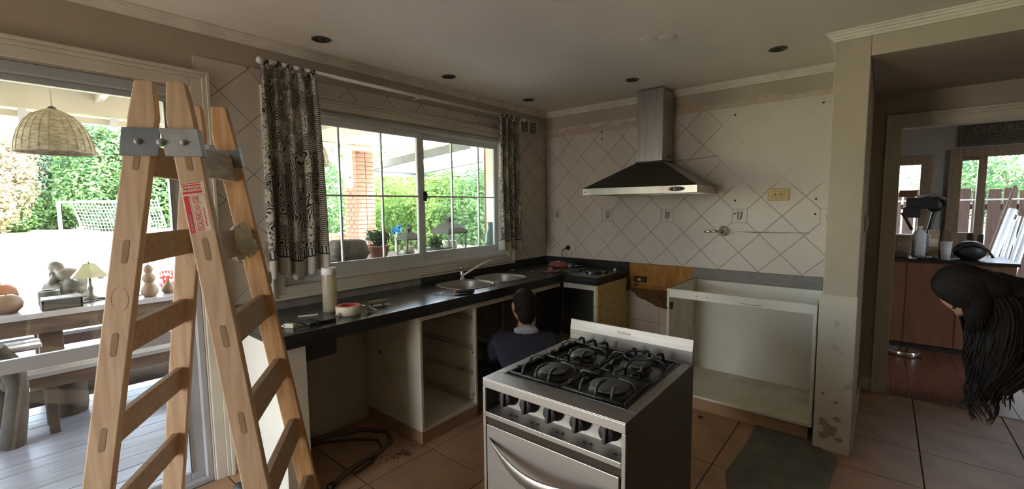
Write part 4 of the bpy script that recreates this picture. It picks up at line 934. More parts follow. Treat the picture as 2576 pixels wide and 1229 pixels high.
# hinge plates with bolts
for far in (False, True):
    for half in (-1, 1):
        z0 = LH-.205; z1 = LH-.13+.0
        p0, p1 = lpos(half, far, z0), lpos(half, far, z1)
        yo = -.003 if not far else -TH-.003
        yb = 0 if not far else -TH
        ex = .016
        l0, r0 = (-LB_/2-.004, LB_/2+ex) if half < 0 else (-LB_/2-ex, LB_/2+.004)
        y_a = p0.y+(-.004 if not far else -TH-.004); y_c = p0.y+(0.001 if not far else -TH+.001)
        if half < 0: y_a += .001
        b = MB().hexa([(p0.x+l0, y_a, z0), (p0.x+r0, y_a, z0), (p0.x+r0, y_c, z0), (p0.x+l0, y_c, z0)], [(p1.x+l0, y_a, z1), (p1.x+r0, y_a, z1), (p1.x+r0, y_c, z1), (p1.x+l0, y_c, z1)])
        yw = p0.y+(TH+.003 if not far else -TH-.003)
        xs_ = (l0 if half < 0 else r0)
        y_d = p0.y+(TH+.003 if not far else .004)
        b.hexa([(p0.x+xs_-.0015, y_a, z0), (p0.x+xs_+.0015, y_a, z0), (p0.x+xs_+.0015, y_d, z0), (p0.x+xs_-.0015, y_d, z0)], [(p1.x+xs_-.0015, y_a, z1), (p1.x+xs_+.0015, y_a, z1), (p1.x+xs_+.0015, y_d, z1), (p1.x+xs_-.0015, y_d, z1)])
        hp = b.build('hinge_plate', M['zinc'] if (half < 0) == (not far) else M['zinc_light'], ld, bevel=.001, world=False)
        zc = (z0+z1)/2; pc = lpos(half, far, zc)
        MB().lathe([(.008, 0), (.0075, .004), (.004, .0065), (.001, .007)], n=12, T=Matrix.Translation((pc.x, y_a, zc)) @ Matrix.Rotation(PI/2, 4, 'X')).build('bolt', M['zinc_light'], hp, world=False)
    pm = lpos(-1, far, LH-.168); yy = pm.y+(-.005 if not far else -TH-.005)
    MB().lathe([(.010, 0), (.010, .004), (.005, .009), (.001, .009)], n=12, T=Matrix.Translation((0, yy, LH-.168)) @ Matrix.Rotation(PI/2, 4, 'X')).build('pivot_bolt', M['zinc_light'], ld, world=False)
# maker's sticker on the near right stile: cream label, red bar, lettering running up the stile
KV = .64; lo = lpos(1, False, 1.418); hi = lpos(1, False, 1.52); yv = lo.y-.0007
up = (hi-lo).normalized(); rt = Vector((1, 0, 0)); up = Vector((up.x, 0, up.z)).normalized(); rt = Vector((up.z, 0, -up.x))
def S(u, v): p = lo+up*v*KV+rt*u; return (p.x, p.z)
stk = st[(1, False)]
fprism([S(-.030, -.045), S(.026, -.045), S(.026, .175), S(-.030, .175)], 1, False, .0006, .002).build('sticker', M['label'], stk, world=False)
for q in ([S(-.029, -.044), S(-.017, -.044), S(-.017, .118), S(-.029, .118)],)+tuple([S(-.029, v0), S(.018, v0), S(.018, v1), S(-.029, v1)] for v0, v1 in ((.126, .136), (.158, .164), (.168, .172))): fprism(q, 1, False, .0009, 0).build('sticker_bar', M['red_ink'], stk, world=False)
for (u0, u1, v0, v1) in ((-.014, .024, -.043, -.042), (.023, .024, -.042, .117), (-.014, .024, .117, .118), (-.014, -.0135, -.042, .117)): fprism([S(u0, v0), S(u1, v0), S(u1, v1), S(u0, v1)], 1, False, .0009, 0).build('sticker_outline', M['red_ink'], stk, world=False)
fprism([S(.0125, -.02), S(.0145, -.02), S(.0145, .06), S(.0125, .06)], 1, False, .0009, 0).build('small_print', M['red_ink'], stk, world=False)
up3 = (Vector((hi.x, hi.y, hi.z))-lo).normalized(); rt3 = Vector((1, 0, 0)); rt3 = (rt3-up3*rt3.dot(up3)).normalized()
def lm(u, v, flip, du):
    nrm = rt3.cross(up3); o_ = lo+up3*v*KV+rt3*u+nrm*du
    xd, yd = (up3, -rt3) if flip else (rt3, up3); z_ = xd.cross(yd)
    return MW[ld.name] @ Matrix(((xd.x, yd.x, z_.x, o_.x), (xd.y, yd.y, z_.y, o_.y), (xd.z, yd.z, z_.z, o_.z), (0, 0, 0, 1)))
text('lettering', 'ESCALERAS SAN JOSE', .0215, M['red_ink'], stk, lm(.0055, -.038, True, .0009), depth=.0003, xs=.74*KV)
text('lettering', 'PINTOR', .0125, M['red_ink'], stk, lm(-.0265, .1405, False, .0009), depth=.0003, xs=.98)
text('lettering', 'escaleras de madera', .0085, M['label'], stk, lm(-.0205, -.035, True, .0013), depth=.0003, xs=.66)
# rubbed red stamp on the near left stile
p = lpos(-1, False, 1.215); b = MB()
for k in range(22):
    if k in (4, 5, 14, 15, 16): continue
    a0, a1 = 2*PI*k/22, 2*PI*(k+.75)/22
    q = fprism([(p.x+.020*math.cos(a0), 1.215+.033*math.sin(a0)), (p.x+.020*math.cos(a1), 1.215+.033*math.sin(a1)), (p.x+.0185*math.cos(a1), 1.215+.0315*math.sin(a1)), (p.x+.0185*math.cos(a0), 1.215+.0315*math.sin(a0))], -1, False, .0006, 0)
    b.add(q.v, q.f)
b.build('stamp', mat('faded_red_stamp', (.50, .24, .17), .7, c2=(.55, .33, .2), scale=80), st[(-1, False)], world=False)
# rag tied on the second rung
rg_ = thing('cream_rag', 'crumpled cream rag wrapped round the second right rung of the ladder', 'rag', (0, 0, 0))
MW[rg_.name] = Matrix.Identity(4)
p = MW[ld.name] @ (lpos(1, True, 1.342)+Vector((0, -.115, 0)))
rn = random.Random(5); bb = MB(); bb.ball((0, 0, 0), .034, .085, .058, n=18); bb.ball((.012, .03, -.02), .03, .04, .036, n=14)
bb.v = [v+Vector((rn.uniform(-.005, .005), rn.uniform(-.006, .006), rn.uniform(-.006, .006)))+Vector((0, 0, .008*math.sin(v.y*90))) for v in bb.v]
T = Matrix.Translation(p) @ Matrix.Rotation(LP, 4, 'Z')
bb.v = [T @ v for v in bb.v]
bb.build('cloth', mat('cream_rag_cotton', (.66, .62, .47), .95, c2=(.52, .47, .33), scale=30), rg_)

# ================================================================== CURTAINS
rod = thing('curtain_rod', 'long white curtain rod above the kitchen window', 'curtain rod', (.10, -1.6, 2.24))
MB().tube([(.10, -2.74, 2.243), (.10, -.50, 2.243)], .0115, n=12).build('pole', M['white_paint'], rod)
for y in (-2.755, -.485): MB().ball((.10, y, 2.243), .019, .019, .019).build('finial', M['white_paint'], rod)
for y in (-2.70, -1.66, -.54): MB().tube([(0, y, 2.243), (.10, y, 2.243)], .007, n=8).lathe([(.015, -.012), (.017, 0), (.015, .012)], n=12, T=Matrix.Translation((.10, y, 2.243)) @ Matrix.Rotation(PI/2, 4, 'X')).build('bracket', M['white_paint'], rod)
def curtain(name, label, y0, y1, zb, zh, folds, seed, ts):
    t = thing(name, label, 'curtain', (.1, (y0+y1)/2, 2.23), group='patterned cotton curtains')
    rn = random.Random(seed); NU, NV = 90, 60; vs = []; uv = []; fs = []
    ph = [rn.uniform(0, 6) for _ in range(4)]
    for j in range(NV+1):
        v = j/NV; z = 2.232-(2.232-zb)*v
        for i in range(NU+1):
            u = i/NU
            spread = 1-.08*math.exp(-v*6)
            a = 2*PI*folds*(u+.035*math.sin(3.1*u+ph[0])+.02*math.sin(v*3+ph[1]))
            amp = .020+.020*v+.010*math.sin(5*u+ph[2])
            y = y0+(y1-y0)*(.5+(u-.5)*spread)+.012*math.sin(2*a+ph[3])*v
            x = .10+amp*math.sin(a)+.008*math.sin(2.7*a+v*4)*v
            gather = math.exp(-v*14)
            zz = z-gather*.026*abs(math.sin(a*.5))-(.02*math.sin(9*u+ph[1])*v)
            vs.append((x, y, zz)); uv.append((u*.8, 2.232-(2.232-zb)*v))
    for j in range(NV):
        for i in range(NU):
            q = j*(NU+1)+i; fs.append((q, q+1, q+NU+2, q+NU+1))
    MB().add(vs, fs, True).build('cloth', curtain_mat(name+'_print_%d' % seed, zh), t, uvs=uv, solid=.0012)
    for i in range(ts):
        y = y0+(y1-y0)*(i+.5)/ts
        MB().lathe([(.0135, -.018), (.0150, -.018), (.0150, .018), (.0135, .018), (.0135, -.018)], n=14, T=Matrix.Translation((.10, y, 2.243)) @ Matrix.Rotation(PI/2, 4, 'X')).tube([(.10, y-.01, 2.235), (.104, y, 2.205)], .012, n=6).build('tab', M['curtain_tab'], t)
M['curtain_tab'] = mat('curtain_tab_cloth', (.50, .47, .42), .9, c2=(.04, .04, .042), scale=60, sharp=(.47, .53))
curtain('curtain', 'black and cream paisley curtain at the left end of the window', -2.765, -2.445, 1.062, 1.165, 4.6, 3, 5)
curtain('curtain', 'black and cream paisley curtain at the right end of the window', -.845, -.565, 1.062, 1.155, 3.6, 8, 4)

# ================================================================== THINGS ON THE WORKTOP
t = thing('storage_jar', 'tall clear glass jar with a pale screw lid on the worktop', 'jar', (.30, -2.53, WT))
c = (.30, -2.53, WT)
MB().lathe([(.001, 0), (.037, 0), (.040, .006), (.040, .20), (.036, .212), (.036, .228), (.033, .228), (.033, .21), (.037, .198), (.037, .008), (.001, .006)], c=c, n=28).build('glass_body', M['jar_glass'], t)
MB().lathe([(.001, .252), (.037, .252), (.040, .249), (.040, .214), (.0375, .212)], c=c, n=28).build('lid', M['white_paint'], t)
t = thing('tape_roll', 'roll of cream masking tape with a red core in torn wrap', 'tape', (.44, -2.50, WT))
c = (.44, -2.50, WT)
MB().lathe([(.046, 0), (.064, 0), (.066, .003), (.066, .047), (.064, .050), (.046, .050)], c=c, n=32).build('tape_body', M['tape'], t)
MB().lathe([(.046, .0502), (.041, .050), (.041, 0), (.046, 0)], c=c, n=32).lathe([(.046, .0505), (.063, .0506)], c=c, n=32).build('core', M['red_tape'], t)
rn = random.Random(4); vs = []
for k in range(9): vs += [(c[0]+.02+.012*k*.7, c[1]+.055+.009*k, WT+.05-.005*k+rn.uniform(-.006, .006)), (c[0]-.02+.010*k*.7, c[1]+.062+.009*k, WT+.048-.005*k+rn.uniform(-.006, .006))]
MB().add(vs, [(2*k, 2*k+1, 2*k+3, 2*k+2) for k in range(8)], False).build('torn_wrap', M['white_jug'], t, solid=.0008)
vs = [(c[0]+.02+rn.uniform(-.02, .02), c[1]-.06-.006*k, WT+.006+rn.uniform(0, .02)) for k in range(10)]
MB().add(vs, [(k, k+1, k+2) for k in range(8)]).build('torn_wrap', M['white_jug'], t, solid=.0006)
t = thing('flat_trowel', 'dark plasterer\'s trowel lying behind the tape roll', 'trowel', (.40, -2.28, WT))
T = Matrix.Translation((.395, -2.285, WT)) @ Matrix.Rotation(1.42, 4, 'Z')
MB().box(-.075, .075, -.03, .03, 0, .003, T=T).build('blade', M['zinc'], t); MB().box(-.06, .065, -.009, .009, .016, .036, T=T).build('handle', mat('worn_wood_handle', (.30, .25, .14), .7), t, bevel=.005)
MB().box(-.04, -.03, -.005, .005, .003, .018, T=T).box(.03, .04, -.005, .005, .003, .018, T=T).build('shank', M['zinc'], t)
t = thing('screwdriver', 'long screwdriver with a black and red handle before the sink', 'screwdriver', (.51, -1.74, WT))
d = Vector((.10, .13, 0)).normalized(); o = Vector((.517, -1.735, WT+.016))
MB().tube([o-d*.02, o, o+d*.09, o+d*.105], [.010, .015, .016, .012], n=10).build('handle', M['black_plastic'], t); MB().tube([o-d*.034, o-d*.02], [.009, .0135], n=10).build('collar', M['red_lamp'], t)
MB().tube([o-d*.034, o-d*.15+Vector((-.03, 0, -.011))], .003, n=8).build('shaft', M['chrome'], t)
t = thing('wire_terminal', 'pale plastic switch mechanism lying at the left end of the worktop', 'switch part', (.47, -2.82, WT))
T = Matrix.Translation((.47, -2.83, WT)) @ Matrix.Rotation(.6, 4, 'Z')
b = MB(); b.box(-.025, .025, -.012, .012, 0, .022, T=T); b.box(-.012, .012, .012, .026, .004, .018, T=T); b.box(-.034, -.02, -.018, .018, .008, .016, T=T); b.build('terminal_body', M['pale_plastic'], t, bevel=.002)
for x in (-.010, .010): MB().tube([(.47+x, -2.80, WT+.012), (.49+x, -2.775, WT+.004)], .002, n=6).build('pin', M['brass'], t)
t = thing('black_offcut', 'flat black granite offcut lying near the left worktop end', 'offcut', (.50, -2.72, WT))
MB().box(.43, .53, -2.76, -2.62, WT, WT+.016).build('offcut_body', M['black_enamel'], t, bevel=.003)
t = thing('thin_wire', 'thin dark wire curling over the left end of the worktop', 'wire', (.4, -2.8, WT))
MB().tube([(.55, -2.83, WT+.003), (.58, -2.76, WT+.003), (.52, -2.70, WT+.02), (.44, -2.72, WT+.018), (.36, -2.77, WT+.003), (.25, -2.72, WT+.003)], .0022, n=6).build('wire_body', M['hole'], t)
t = thing('wood_strip', 'thin pale strip of wood beside the offcut', 'strip', (.25, -2.70, WT))
MB().box(-.05, .05, -.004, .004, 0, .005, T=Matrix.Translation((.30, -2.66, WT)) @ Matrix.Rotation(1.2, 4, 'Z')).build('strip_body', M['white_paint'], t)
# power drill and small hardware in the corner
t = thing('power_drill', 'dusty red power drill lying on the worktop corner', 'drill', (.44, -.42, WT))
T = Matrix.Translation((.46, -.43, WT+.045)) @ Matrix.Rotation(.5, 4, 'Z')
MB().tube([(-.09, 0, -.005), (-.085, 0, 0), (-.03, 0, .006), (.05, 0, .004), (.07, 0, 0)], [.02, .034, .040, .034, .022], n=14, T=T).build('motor_housing', M['red_tool'], t)
MB().tube([(.07, 0, 0), (.10, 0, 0), (.112, 0, 0)], [.022, .020, .014], n=12, T=T).build('chuck', M['zinc'], t)
MB().tube([(.112, 0, 0), (.20, 0, .002)], .0035, n=6, T=T).build('bit', M['chrome'], t)
MB().tube([(-.05, -.01, -.01), (-.065, -.06, -.018), (-.075, -.115, -.020)], [.022, .020, .024], n=10, T=T).build('grip', M['red_tool'], t)
MB().box(-.045, -.03, -.045, -.03, -.02, 0, T=T).build('trigger', M['black_plastic'], t); MB().box(-.04, .0, -.02, .02, .035, .042, T=T).build('name_patch', M['white_paint'], t, bevel=.002)
MB().tube([(.385, -.535, WT+.02), (.36, -.58, WT+.006), (.42, -.60, WT+.005), (.50, -.54, WT+.005), (.54, -.50, WT+.02), (.49, -.47, WT+.05), (.40, -.50, WT+.03), (.38, -.55, WT+.006), (.46, -.585, WT+.005)], .0045, n=6).build('cord', mat('dirty_orange_cord', (.22, .10, .06), .7), t)
t = thing('teal_pliers', 'small teal handled pliers beside the drill', 'pliers', (.60, -.33, WT))
MB().tube([(.56, -.40, WT+.008), (.60, -.36, WT+.012), (.62, -.30, WT+.010)], .008, n=8).build('handle', M['teal'], t); MB().tube([(.63, -.40, WT+.008), (.615, -.35, WT+.012), (.61, -.30, WT+.010)], .008, n=8).build('handle', M['teal'], t)
MB().tube([(.615, -.31, WT+.010), (.625, -.24, WT+.010)], [.012, .005], n=8).build('jaws', M['zinc'], t)
t = thing('cabinet_clasp', 'loose pale steel cabinet hinge on the worktop', 'cabinet clasp', (.74, -.40, WT))
T = Matrix.Translation((.735, -.40, WT)) @ Matrix.Rotation(-.6, 4, 'Z'); MB().box(-.035, .035, -.012, .012, 0, .012, T=T).build('arm', M['chrome'], t, bevel=.002); MB().lathe([(.017, 0), (.017, .014), (.001, .014)], n=14, T=T @ Matrix.Translation((.045, 0, 0))).build('cup', M['chrome'], t)
t = thing('hand_brush', 'small paintbrush with a yellow ferrule by the worktop edge', 'brush', (.83, -.34, WT))
T = Matrix.Translation((.84, -.36, WT+.009)) @ Matrix.Rotation(1.25, 4, 'Z'); MB().tube([(-.10, 0, 0), (-.03, 0, .002), (0, 0, 0)], [.006, .011, .010], n=8, T=T).build('handle', M['black_plastic'], t); MB().box(0, .03, -.014, .014, -.006, .006, T=T).build('ferrule', M['brass'], t); MB().box(.03, .075, -.015, .015, -.005, .005, T=T).build('bristles', M['hole'], t)
t = thing('bottle_stopper', 'tiny white plastic stopper at the right end of the worktop', 'stopper', (.86, -.14, WT)); MB().lathe([(.012, 0), (.012, .014), (.009, .018), (.001, .018)], c=(.86, -.14, WT), n=12).build('cap_body', M['white_paint'], t)
t = thing('steel_rod', 'thin bright steel rod behind the second sink bowl', 'rod', (.27, -.62, WT)); MB().tube([(.33, -.70, WT+.004), (.31, -.52, WT+.004)], .004, n=6).build('rod_body', M['chrome'], t)
t = thing('steel_clip', 'short bright steel clip at the foot of the upstand', 'clip', (.08, -.62, WT)); MB().box(.07, .083, -.68, -.62, WT, WT+.006).build('clip_body', M['chrome'], t)

# ================================================================== FLOOR ITEMS
t = thing('brown_hose', 'thick brown hose trailing under the worktop across the floor', 'hose', (.2, -2.4, 0))
MB().tube([(.02, -2.75, .05), (.03, -2.60, .02), (.06, -2.44, .014), (.16, -2.27, .014), (.30, -2.19, .014), (.42, -2.24, .014), (.47, -2.36, .014), (.49, -2.52, .014), (.53, -2.64, .014), (.56, -2.70, .014)], .013, n=10).build('hose_body', M['hose'], t)
MB().lathe([(.016, 0), (.018, .01), (.018, .03), (.014, .035), (.001, .035)], n=12, T=Matrix.Translation((.555, -2.69, .016)) @ Matrix.Rotation(PI/2, 4, 'X') @ Matrix.Rotation(.4, 4, 'Y')).build('hose_end', M['black_plastic'], t)
t = thing('grey_cable', 'thin dark cable lying beside the thick brown hose', 'cable', (.2, -2.5, 0))
MB().tube([(.03, -2.70, .02), (.10, -2.52, .008), (.20, -2.38, .008), (.33, -2.28, .008), (.44, -2.32, .008), (.52, -2.44, .008), (.545, -2.56, .008)], .007, n=8).build('cable_body', mat('dark_cable', (.06, .045, .035), .7), t)
t = thing('black_shoe', 'black shoe tip at the foot of the ladder', 'shoe', (.20, -2.98, 0))
MB().ball((.30, -3.02, .035), .11, .042, .036, n=14).build('upper', M['black_plastic'], t); MB().box(.20, .40, -3.06, -2.98, 0, .014).build('sole', M['hole'], t, bevel=.006)
db = MB(); rn = random.Random(9)
for k in range(46):
    x, y, s_ = .57+rn.gauss(0, .03), -2.27+rn.gauss(0, .06), rn.uniform(.002, .006)
    db.box(-s_, s_, -s_*.7, s_*.7, 0, s_*.5, T=Matrix.Translation((x, y, 0)) @ Matrix.Rotation(rn.uniform(0, 6), 4, 'Z'))
o = db.build('soot_crumbs', M['hole'], kind='stuff'); tag(o, 'black soot crumbs on the floor by the drawer cabinet plinth', 'debris')
pts = [(2.11, -.52), (2.30, -.50), (2.44, -.46), (2.46, -.66), (2.56, -.74), (2.54, -1.1), (2.58, -1.45), (2.16, -1.47), (2.10, -1.28), (2.12, -.9)]
tag(MB().prism(pts, 'z', 0, .007).build('floor_mat', M['mat'], bevel=.002), 'worn dark grey mat on the floor before the white cabinet', 'mat')
t = thing('floor_crumb', 'small dark lump on the floor right of the stove', 'debris', (1.80, -.87, 0)); MB().ball((1.80, -.72, .008), .018, .014, .009, n=8).build('lump', M['hole'], t)

# ================================================================== PEOPLE
def skinned(name, joints, edges, m, parent, sub=2, root=0):
    me = bpy.data.meshes.new(name+'_skeleton'); me.from_pydata([j[0] for j in joints], edges, [])
    o = bpy.data.objects.new(name, me); COL.objects.link(o)
    sk_ = o.modifiers.new('skin', 'SKIN'); sk_.use_smooth_shade = True
    for i, j in enumerate(joints):
        r = j[1]; me.skin_vertices[0].data[i].radius = (r, r) if not isinstance(r, tuple) else r
        me.skin_vertices[0].data[i].use_root = (i == root)
    sb_ = o.modifiers.new('sub', 'SUBSURF'); sb_.levels = sub; sb_.render_levels = sub
    dg = bpy.context.evaluated_depsgraph_get(); ev = o.evaluated_get(dg)
    nm = bpy.data.meshes.new_from_object(ev); o.modifiers.clear(); o.data = nm
    inv = MW[parent.name].inverted(); nm.transform(inv)
    nm.materials.clear(); nm.materials.append(m); nm.polygons.foreach_set('use_smooth', [True]*len(nm.polygons))
    o.parent = parent; MW[o.name] = MW[parent.name]; o.name = name
    return o
def fused(name, mb, m, parent, vox, smooth=4):
    """joins overlapping rounded volumes into one continuous skin"""
    me = bpy.data.meshes.new(name+'_lumps'); me.from_pydata([tuple(v) for v in mb.v], [], mb.f); o = bpy.data.objects.new(name, me); COL.objects.link(o)
    md = o.modifiers.new('remesh', 'REMESH'); md.mode = 'VOXEL'; md.voxel_size = vox
    sm = o.modifiers.new('smooth', 'SMOOTH'); sm.iterations = smooth; sm.factor = .6
    nm = bpy.data.meshes.new_from_object(o.evaluated_get(bpy.context.evaluated_depsgraph_get())); o.modifiers.clear(); o.data = nm
    nm.transform(MW[parent.name].inverted()); nm.materials.clear(); nm.materials.append(m); nm.polygons.foreach_set('use_smooth', [True]*len(nm.polygons))
    o.parent = parent; MW[o.name] = MW[parent.name]; return o
def hand(wr, d, up, m, parent, s=1.):
    """palm, four curled fingers and a thumb; d = pointing direction, up = back of the hand"""
    d = Vector(d).normalized(); up = Vector(up); up = (up-d*up.dot(d)).normalized(); sd_ = d.cross(up); wr = Vector(wr)
    J = [(wr, .024*s), (wr+d*.05*s, (.030*s, .018*s)), (wr+d*.085*s, (.034*s, .016*s))]; E_ = [(0, 1), (1, 2)]
    for k, L in enumerate((.070, .082, .076, .060)):
        o_ = wr+d*.08*s+sd_*(.030-.020*k)*s; n0 = len(J)
        J += [(o_, .010*s), (o_+d*L*.45*s-up*.006*s, .009*s), (o_+d*L*.72*s-up*.026*s, .0085*s), (o_+d*L*.85*s-up*.046*s, .0075*s)]
        E_ += [(2, n0), (n0, n0+1), (n0+1, n0+2), (n0+2, n0+3)]
    n0 = len(J); o_ = wr+d*.03*s+sd_*.030*s
    J += [(o_, .012*s), (o_+d*.03*s+sd_*.026*s-up*.01*s, .011*s), (o_+d*.055*s+sd_*.032*s-up*.022*s, .009*s)]; E_ += [(1, n0), (n0, n0+1), (n0+1, n0+2)]
    return skinned('hand', J, E_, m, parent, 2)
def head(parent, c, fwd, up, s, hairm):
    """continuous head with brow, nose, mouth, ears and eyes; fwd = face direction"""
    fwd = Vector(fwd).normalized(); up = Vector(up); up = (up-fwd*up.dot(fwd)).normalized(); rt_ = fwd.cross(up)
    T = Matrix(((rt_.x, fwd.x, up.x, c[0]), (rt_.y, fwd.y, up.y, c[1]), (rt_.z, fwd.z, up.z, c[2]), (0, 0, 0, 1)))
    b = MB(); n, m_ = 28, 20; vs = []; fs = []
    for i in range(m_+1):
        th = PI*i/m_; zc = -math.cos(th)
        for k in range(n):
            a = 2*PI*k/n; x, y, z = math.sin(th)*math.sin(a)*.076, math.sin(th)*math.cos(a)*.096, zc*.115
            jaw = max(0, -zc)
            x *= 1-.30*jaw; y += .012*jaw
            if y > 0:
                y -= .010*max(0, 1-abs(z-.02)/.03)*max(0, 1-abs(abs(x)-.033)/.025)      # eye sockets
                y += .024*max(0, 1-abs(x)/.014)*max(0, 1-abs(z+.022)/.028)              # nose
                y += .007*max(0, 1-abs(x)/.03)*max(0, 1-abs(z+.062)/.014)               # lips
            vs.append((x, y, z))
    for i in range(m_):
        for k in range(n): fs.append((i*n+k, i*n+(k+1) % n, (i+1)*n+(k+1) % n, (i+1)*n+k))
    vs = [Vector(v)*s for v in vs]
    b.add(vs, [f[::-1] for f in fs], True, T)
    for sx in (-1, 1): b.ball((sx*.079*s, -.006*s, -.005*s), .012*s, .020*s, .032*s, n=10, T=T)
    h = b.build('head', M['skin'], parent)
    for sx in (-1, 1): MB().ball((sx*.031*s, .077*s, .018*s), .0095*s, n=10, T=T).build('eye', M['hair'], h)
    MB().box(-.024*s, .024*s, .094*s, .100*s, -.064*s, -.061*s, T=T).build('mouth', M['scorch'], h)
    return T, h
# -- person crouched in front of the sink cabinet, seen from behind
p1 = thing('person', 'person crouching with their back turned, dark navy shirt, at the sink cabinet', 'person', (.86, -1.48, 0))
F_ = Vector((-.64, .77, 0)).normalized(); L_ = Vector((.77, .64, 0)).normalized(); Z_ = Vector((0, 0, 1))
base = Vector((.90, -1.50, 0))
def W1(f, l, z): return base+F_*f+L_*l+Z_*z
hipc = W1(0, 0, .19); chest = W1(.16, 0, .44); neck = W1(.22, 0, .585)
J = [(hipc, .13), (W1(.08, 0, .32), .125), (chest, (.14, .115)), (neck, .052), (W1(.235, 0, .66), .05),
     (W1(.14, .185, .50), .062), (W1(.30, .25, .34), .047), (W1(.46, .16, .36), .034), (W1(.14, -.185, .50), .062), (W1(.30, -.25, .34), .047), (W1(.44, -.12, .38), .034),
     (W1(.10, .13, .15), .085), (W1(.36, .19, .075), .062), (W1(.10, .19, .05), .050), (W1(-.08, .17, .045), .04), (W1(.10, -.13, .15), .085), (W1(.34, -.19, .075), .062), (W1(.08, -.19, .05), .050), (W1(-.10, -.17, .045), .04)]
E_ = [(0, 1), (1, 2), (2, 3), (3, 4), (2, 5), (5, 6), (6, 7), (2, 8), (8, 9), (9, 10), (0, 11), (11, 12), (12, 13), (13, 14), (0, 15), (15, 16), (16, 17), (17, 18)]
skinned('body', J, E_, M['skin'], p1)
def grow(ids, d, J=J): return [(J[i][0], tuple(x+d for x in J[i][1]) if isinstance(J[i][1], tuple) else J[i][1]+d) for i in ids]
sh = skinned('shirt', grow([0, 1, 2, 5, 6, 8, 9], .022)+[(W1(.21, 0, .55), .070)], [(0, 1), (1, 2), (2, 3), (3, 4), (2, 5), (5, 6), (2, 7)], M['navy'], p1)
skinned('trousers', grow([0, 11, 12, 13, 14, 15, 16, 17, 18], .014), [(0, 1), (1, 2), (2, 3), (3, 4), (0, 5), (5, 6), (6, 7), (7, 8)], M['jeans'], p1)
b = MB(); b.ball((0, 0, 0), .088, .050, .040, n=18); T = Matrix.Translation(W1(.145, .01, .585)) @ Matrix.Rotation(math.atan2(L_.y, L_.x), 4, 'Z') @ Matrix.Rotation(-.5, 4, 'X')
b.v = [T @ (v+Vector((0, 0, .004*math.sin(v.x*130)))) for v in b.v]; b.build('hood', M['grey_cloth'], p1)
T, hd = head(p1, W1(.27, -.01, .735), F_*.9-L_*.5-Z_*.15, Z_*.9+F_*.25, 1.0, None)
b = MB(); b.ball((0, -.018, .022), .086, .098, .107, n=22, T=T); b.ball((0, -.056, -.05), .070, .055, .085, n=16, T=T); b.build('hair', M['hair'], p1)
hand(W1(.46, .16, .36), F_, Z_, M['skin'], p1); hand(W1(.44, -.12, .38), F_, Z_, M['skin'], p1)
for l in (.17, -.17): MB().ball(W1(-.14, l, .04), .07, .055, .04, n=12).build('shoe', M['black_plastic'], p1)
# -- person bent over at the right, long dark hair falling forward
p2 = thing('person', 'person bent forward in the passage, long dark curly hair hanging down', 'person', (3.72, -.30, 0))
J = [((3.74, -.28, .93), (.15, .13)), ((3.54, -.37, 1.00), .135), ((3.33, -.47, 1.00), (.15, .125)), ((3.18, -.555, .995), .055), ((3.11, -.60, .985), .05),
     ((3.74, -.40, .86), .095), ((3.66, -.43, .48), .062), ((3.74, -.40, .08), .042), ((3.62, -.46, .035), .035), ((3.82, -.16, .86), .095), ((3.78, -.14, .48), .062), ((3.84, -.12, .08), .042), ((3.72, -.17, .035), .035),
     ((3.30, -.64, .97), .064), ((3.40, -.72, .75), .046), ((3.40, -.80, .55), .033), ((3.38, -.28, .98), .064), ((3.38, -.20, .76), .046), ((3.32, -.25, .58), .033)]
E_ = [(0, 1), (1, 2), (2, 3), (3, 4), (0, 5), (5, 6), (6, 7), (7, 8), (0, 9), (9, 10), (10, 11), (11, 12), (2, 13), (13, 14), (14, 15), (2, 16), (16, 17), (17, 18)]
J = [(Vector(a), r) for a, r in J]
skinned('body', J, E_, M['skin'], p2)
def g2(ids, d): return grow(ids, d, J)
skinned('shirt', g2([0, 1, 2, 13, 14, 16, 17], .018)+[(Vector((3.22, -.53, 1.0)), .085)], [(0, 1), (1, 2), (2, 3), (3, 4), (2, 5), (5, 6), (2, 7)], M['navy'], p2)
skinned('trousers', g2([0, 5, 6, 7, 9, 10, 11], .016), [(0, 1), (1, 2), (2, 3), (0, 4), (4, 5), (5, 6)], M['jeans'], p2)
hand((3.40, -.80, .55), (-.1, -.05, -1), (.2, -1, 0), M['skin'], p2, .9); hand((3.32, -.25, .58), (-.1, -.05, -1), (.2, 1, 0), M['skin'], p2, .9)
for (x, y) in ((3.60, -.46), (3.70, -.17)): MB().ball((x, y, .045), .12, .05, .045, n=12).build('shoe', M['black_plastic'], p2)
hc = Vector((3.03, -.645, .985))
T, hd = head(p2, hc, (-.42, -.02, -.90), (-.90, -.10, .42), .95, None)
b = MB(); b.ball((0, -.030, .030), .100, .104, .112, n=24, T=T); b.ball((0, -.085, -.02), .09, .07, .11, n=18, T=T)
rn = random.Random(31)
for k in range(110):
    a = 2*PI*k/110+rn.uniform(-.05, .05); pts = []
    if abs(math.atan2(math.sin(a-PI/2), math.cos(a-PI/2))) < .55: continue          # the face stays open
    for j in range(9):
        th = .12+1.75*j/8; rr_ = 1.0+rn.uniform(0, .035)
        pts.append(T @ Vector((.100*rr_*math.sin(th)*math.cos(a), -.030+.104*rr_*math.sin(th)*math.sin(a), .030+.112*rr_*math.cos(th))))
    e = pts[-1]; pts += [e+Vector((.012, .004, -.05)), e+Vector((.03, .012, -.11-.05*rn.random()))]
    b.tube(pts, [.006]+[.0095]*8+[.007, .002], n=5)
b.ball((3.185, -.575, 1.02), .105, .085, .07, n=18); b.ball((3.13, -.60, 1.04), .10, .085, .07, n=18)
b.build('hair_cap', M['hair'], p2)
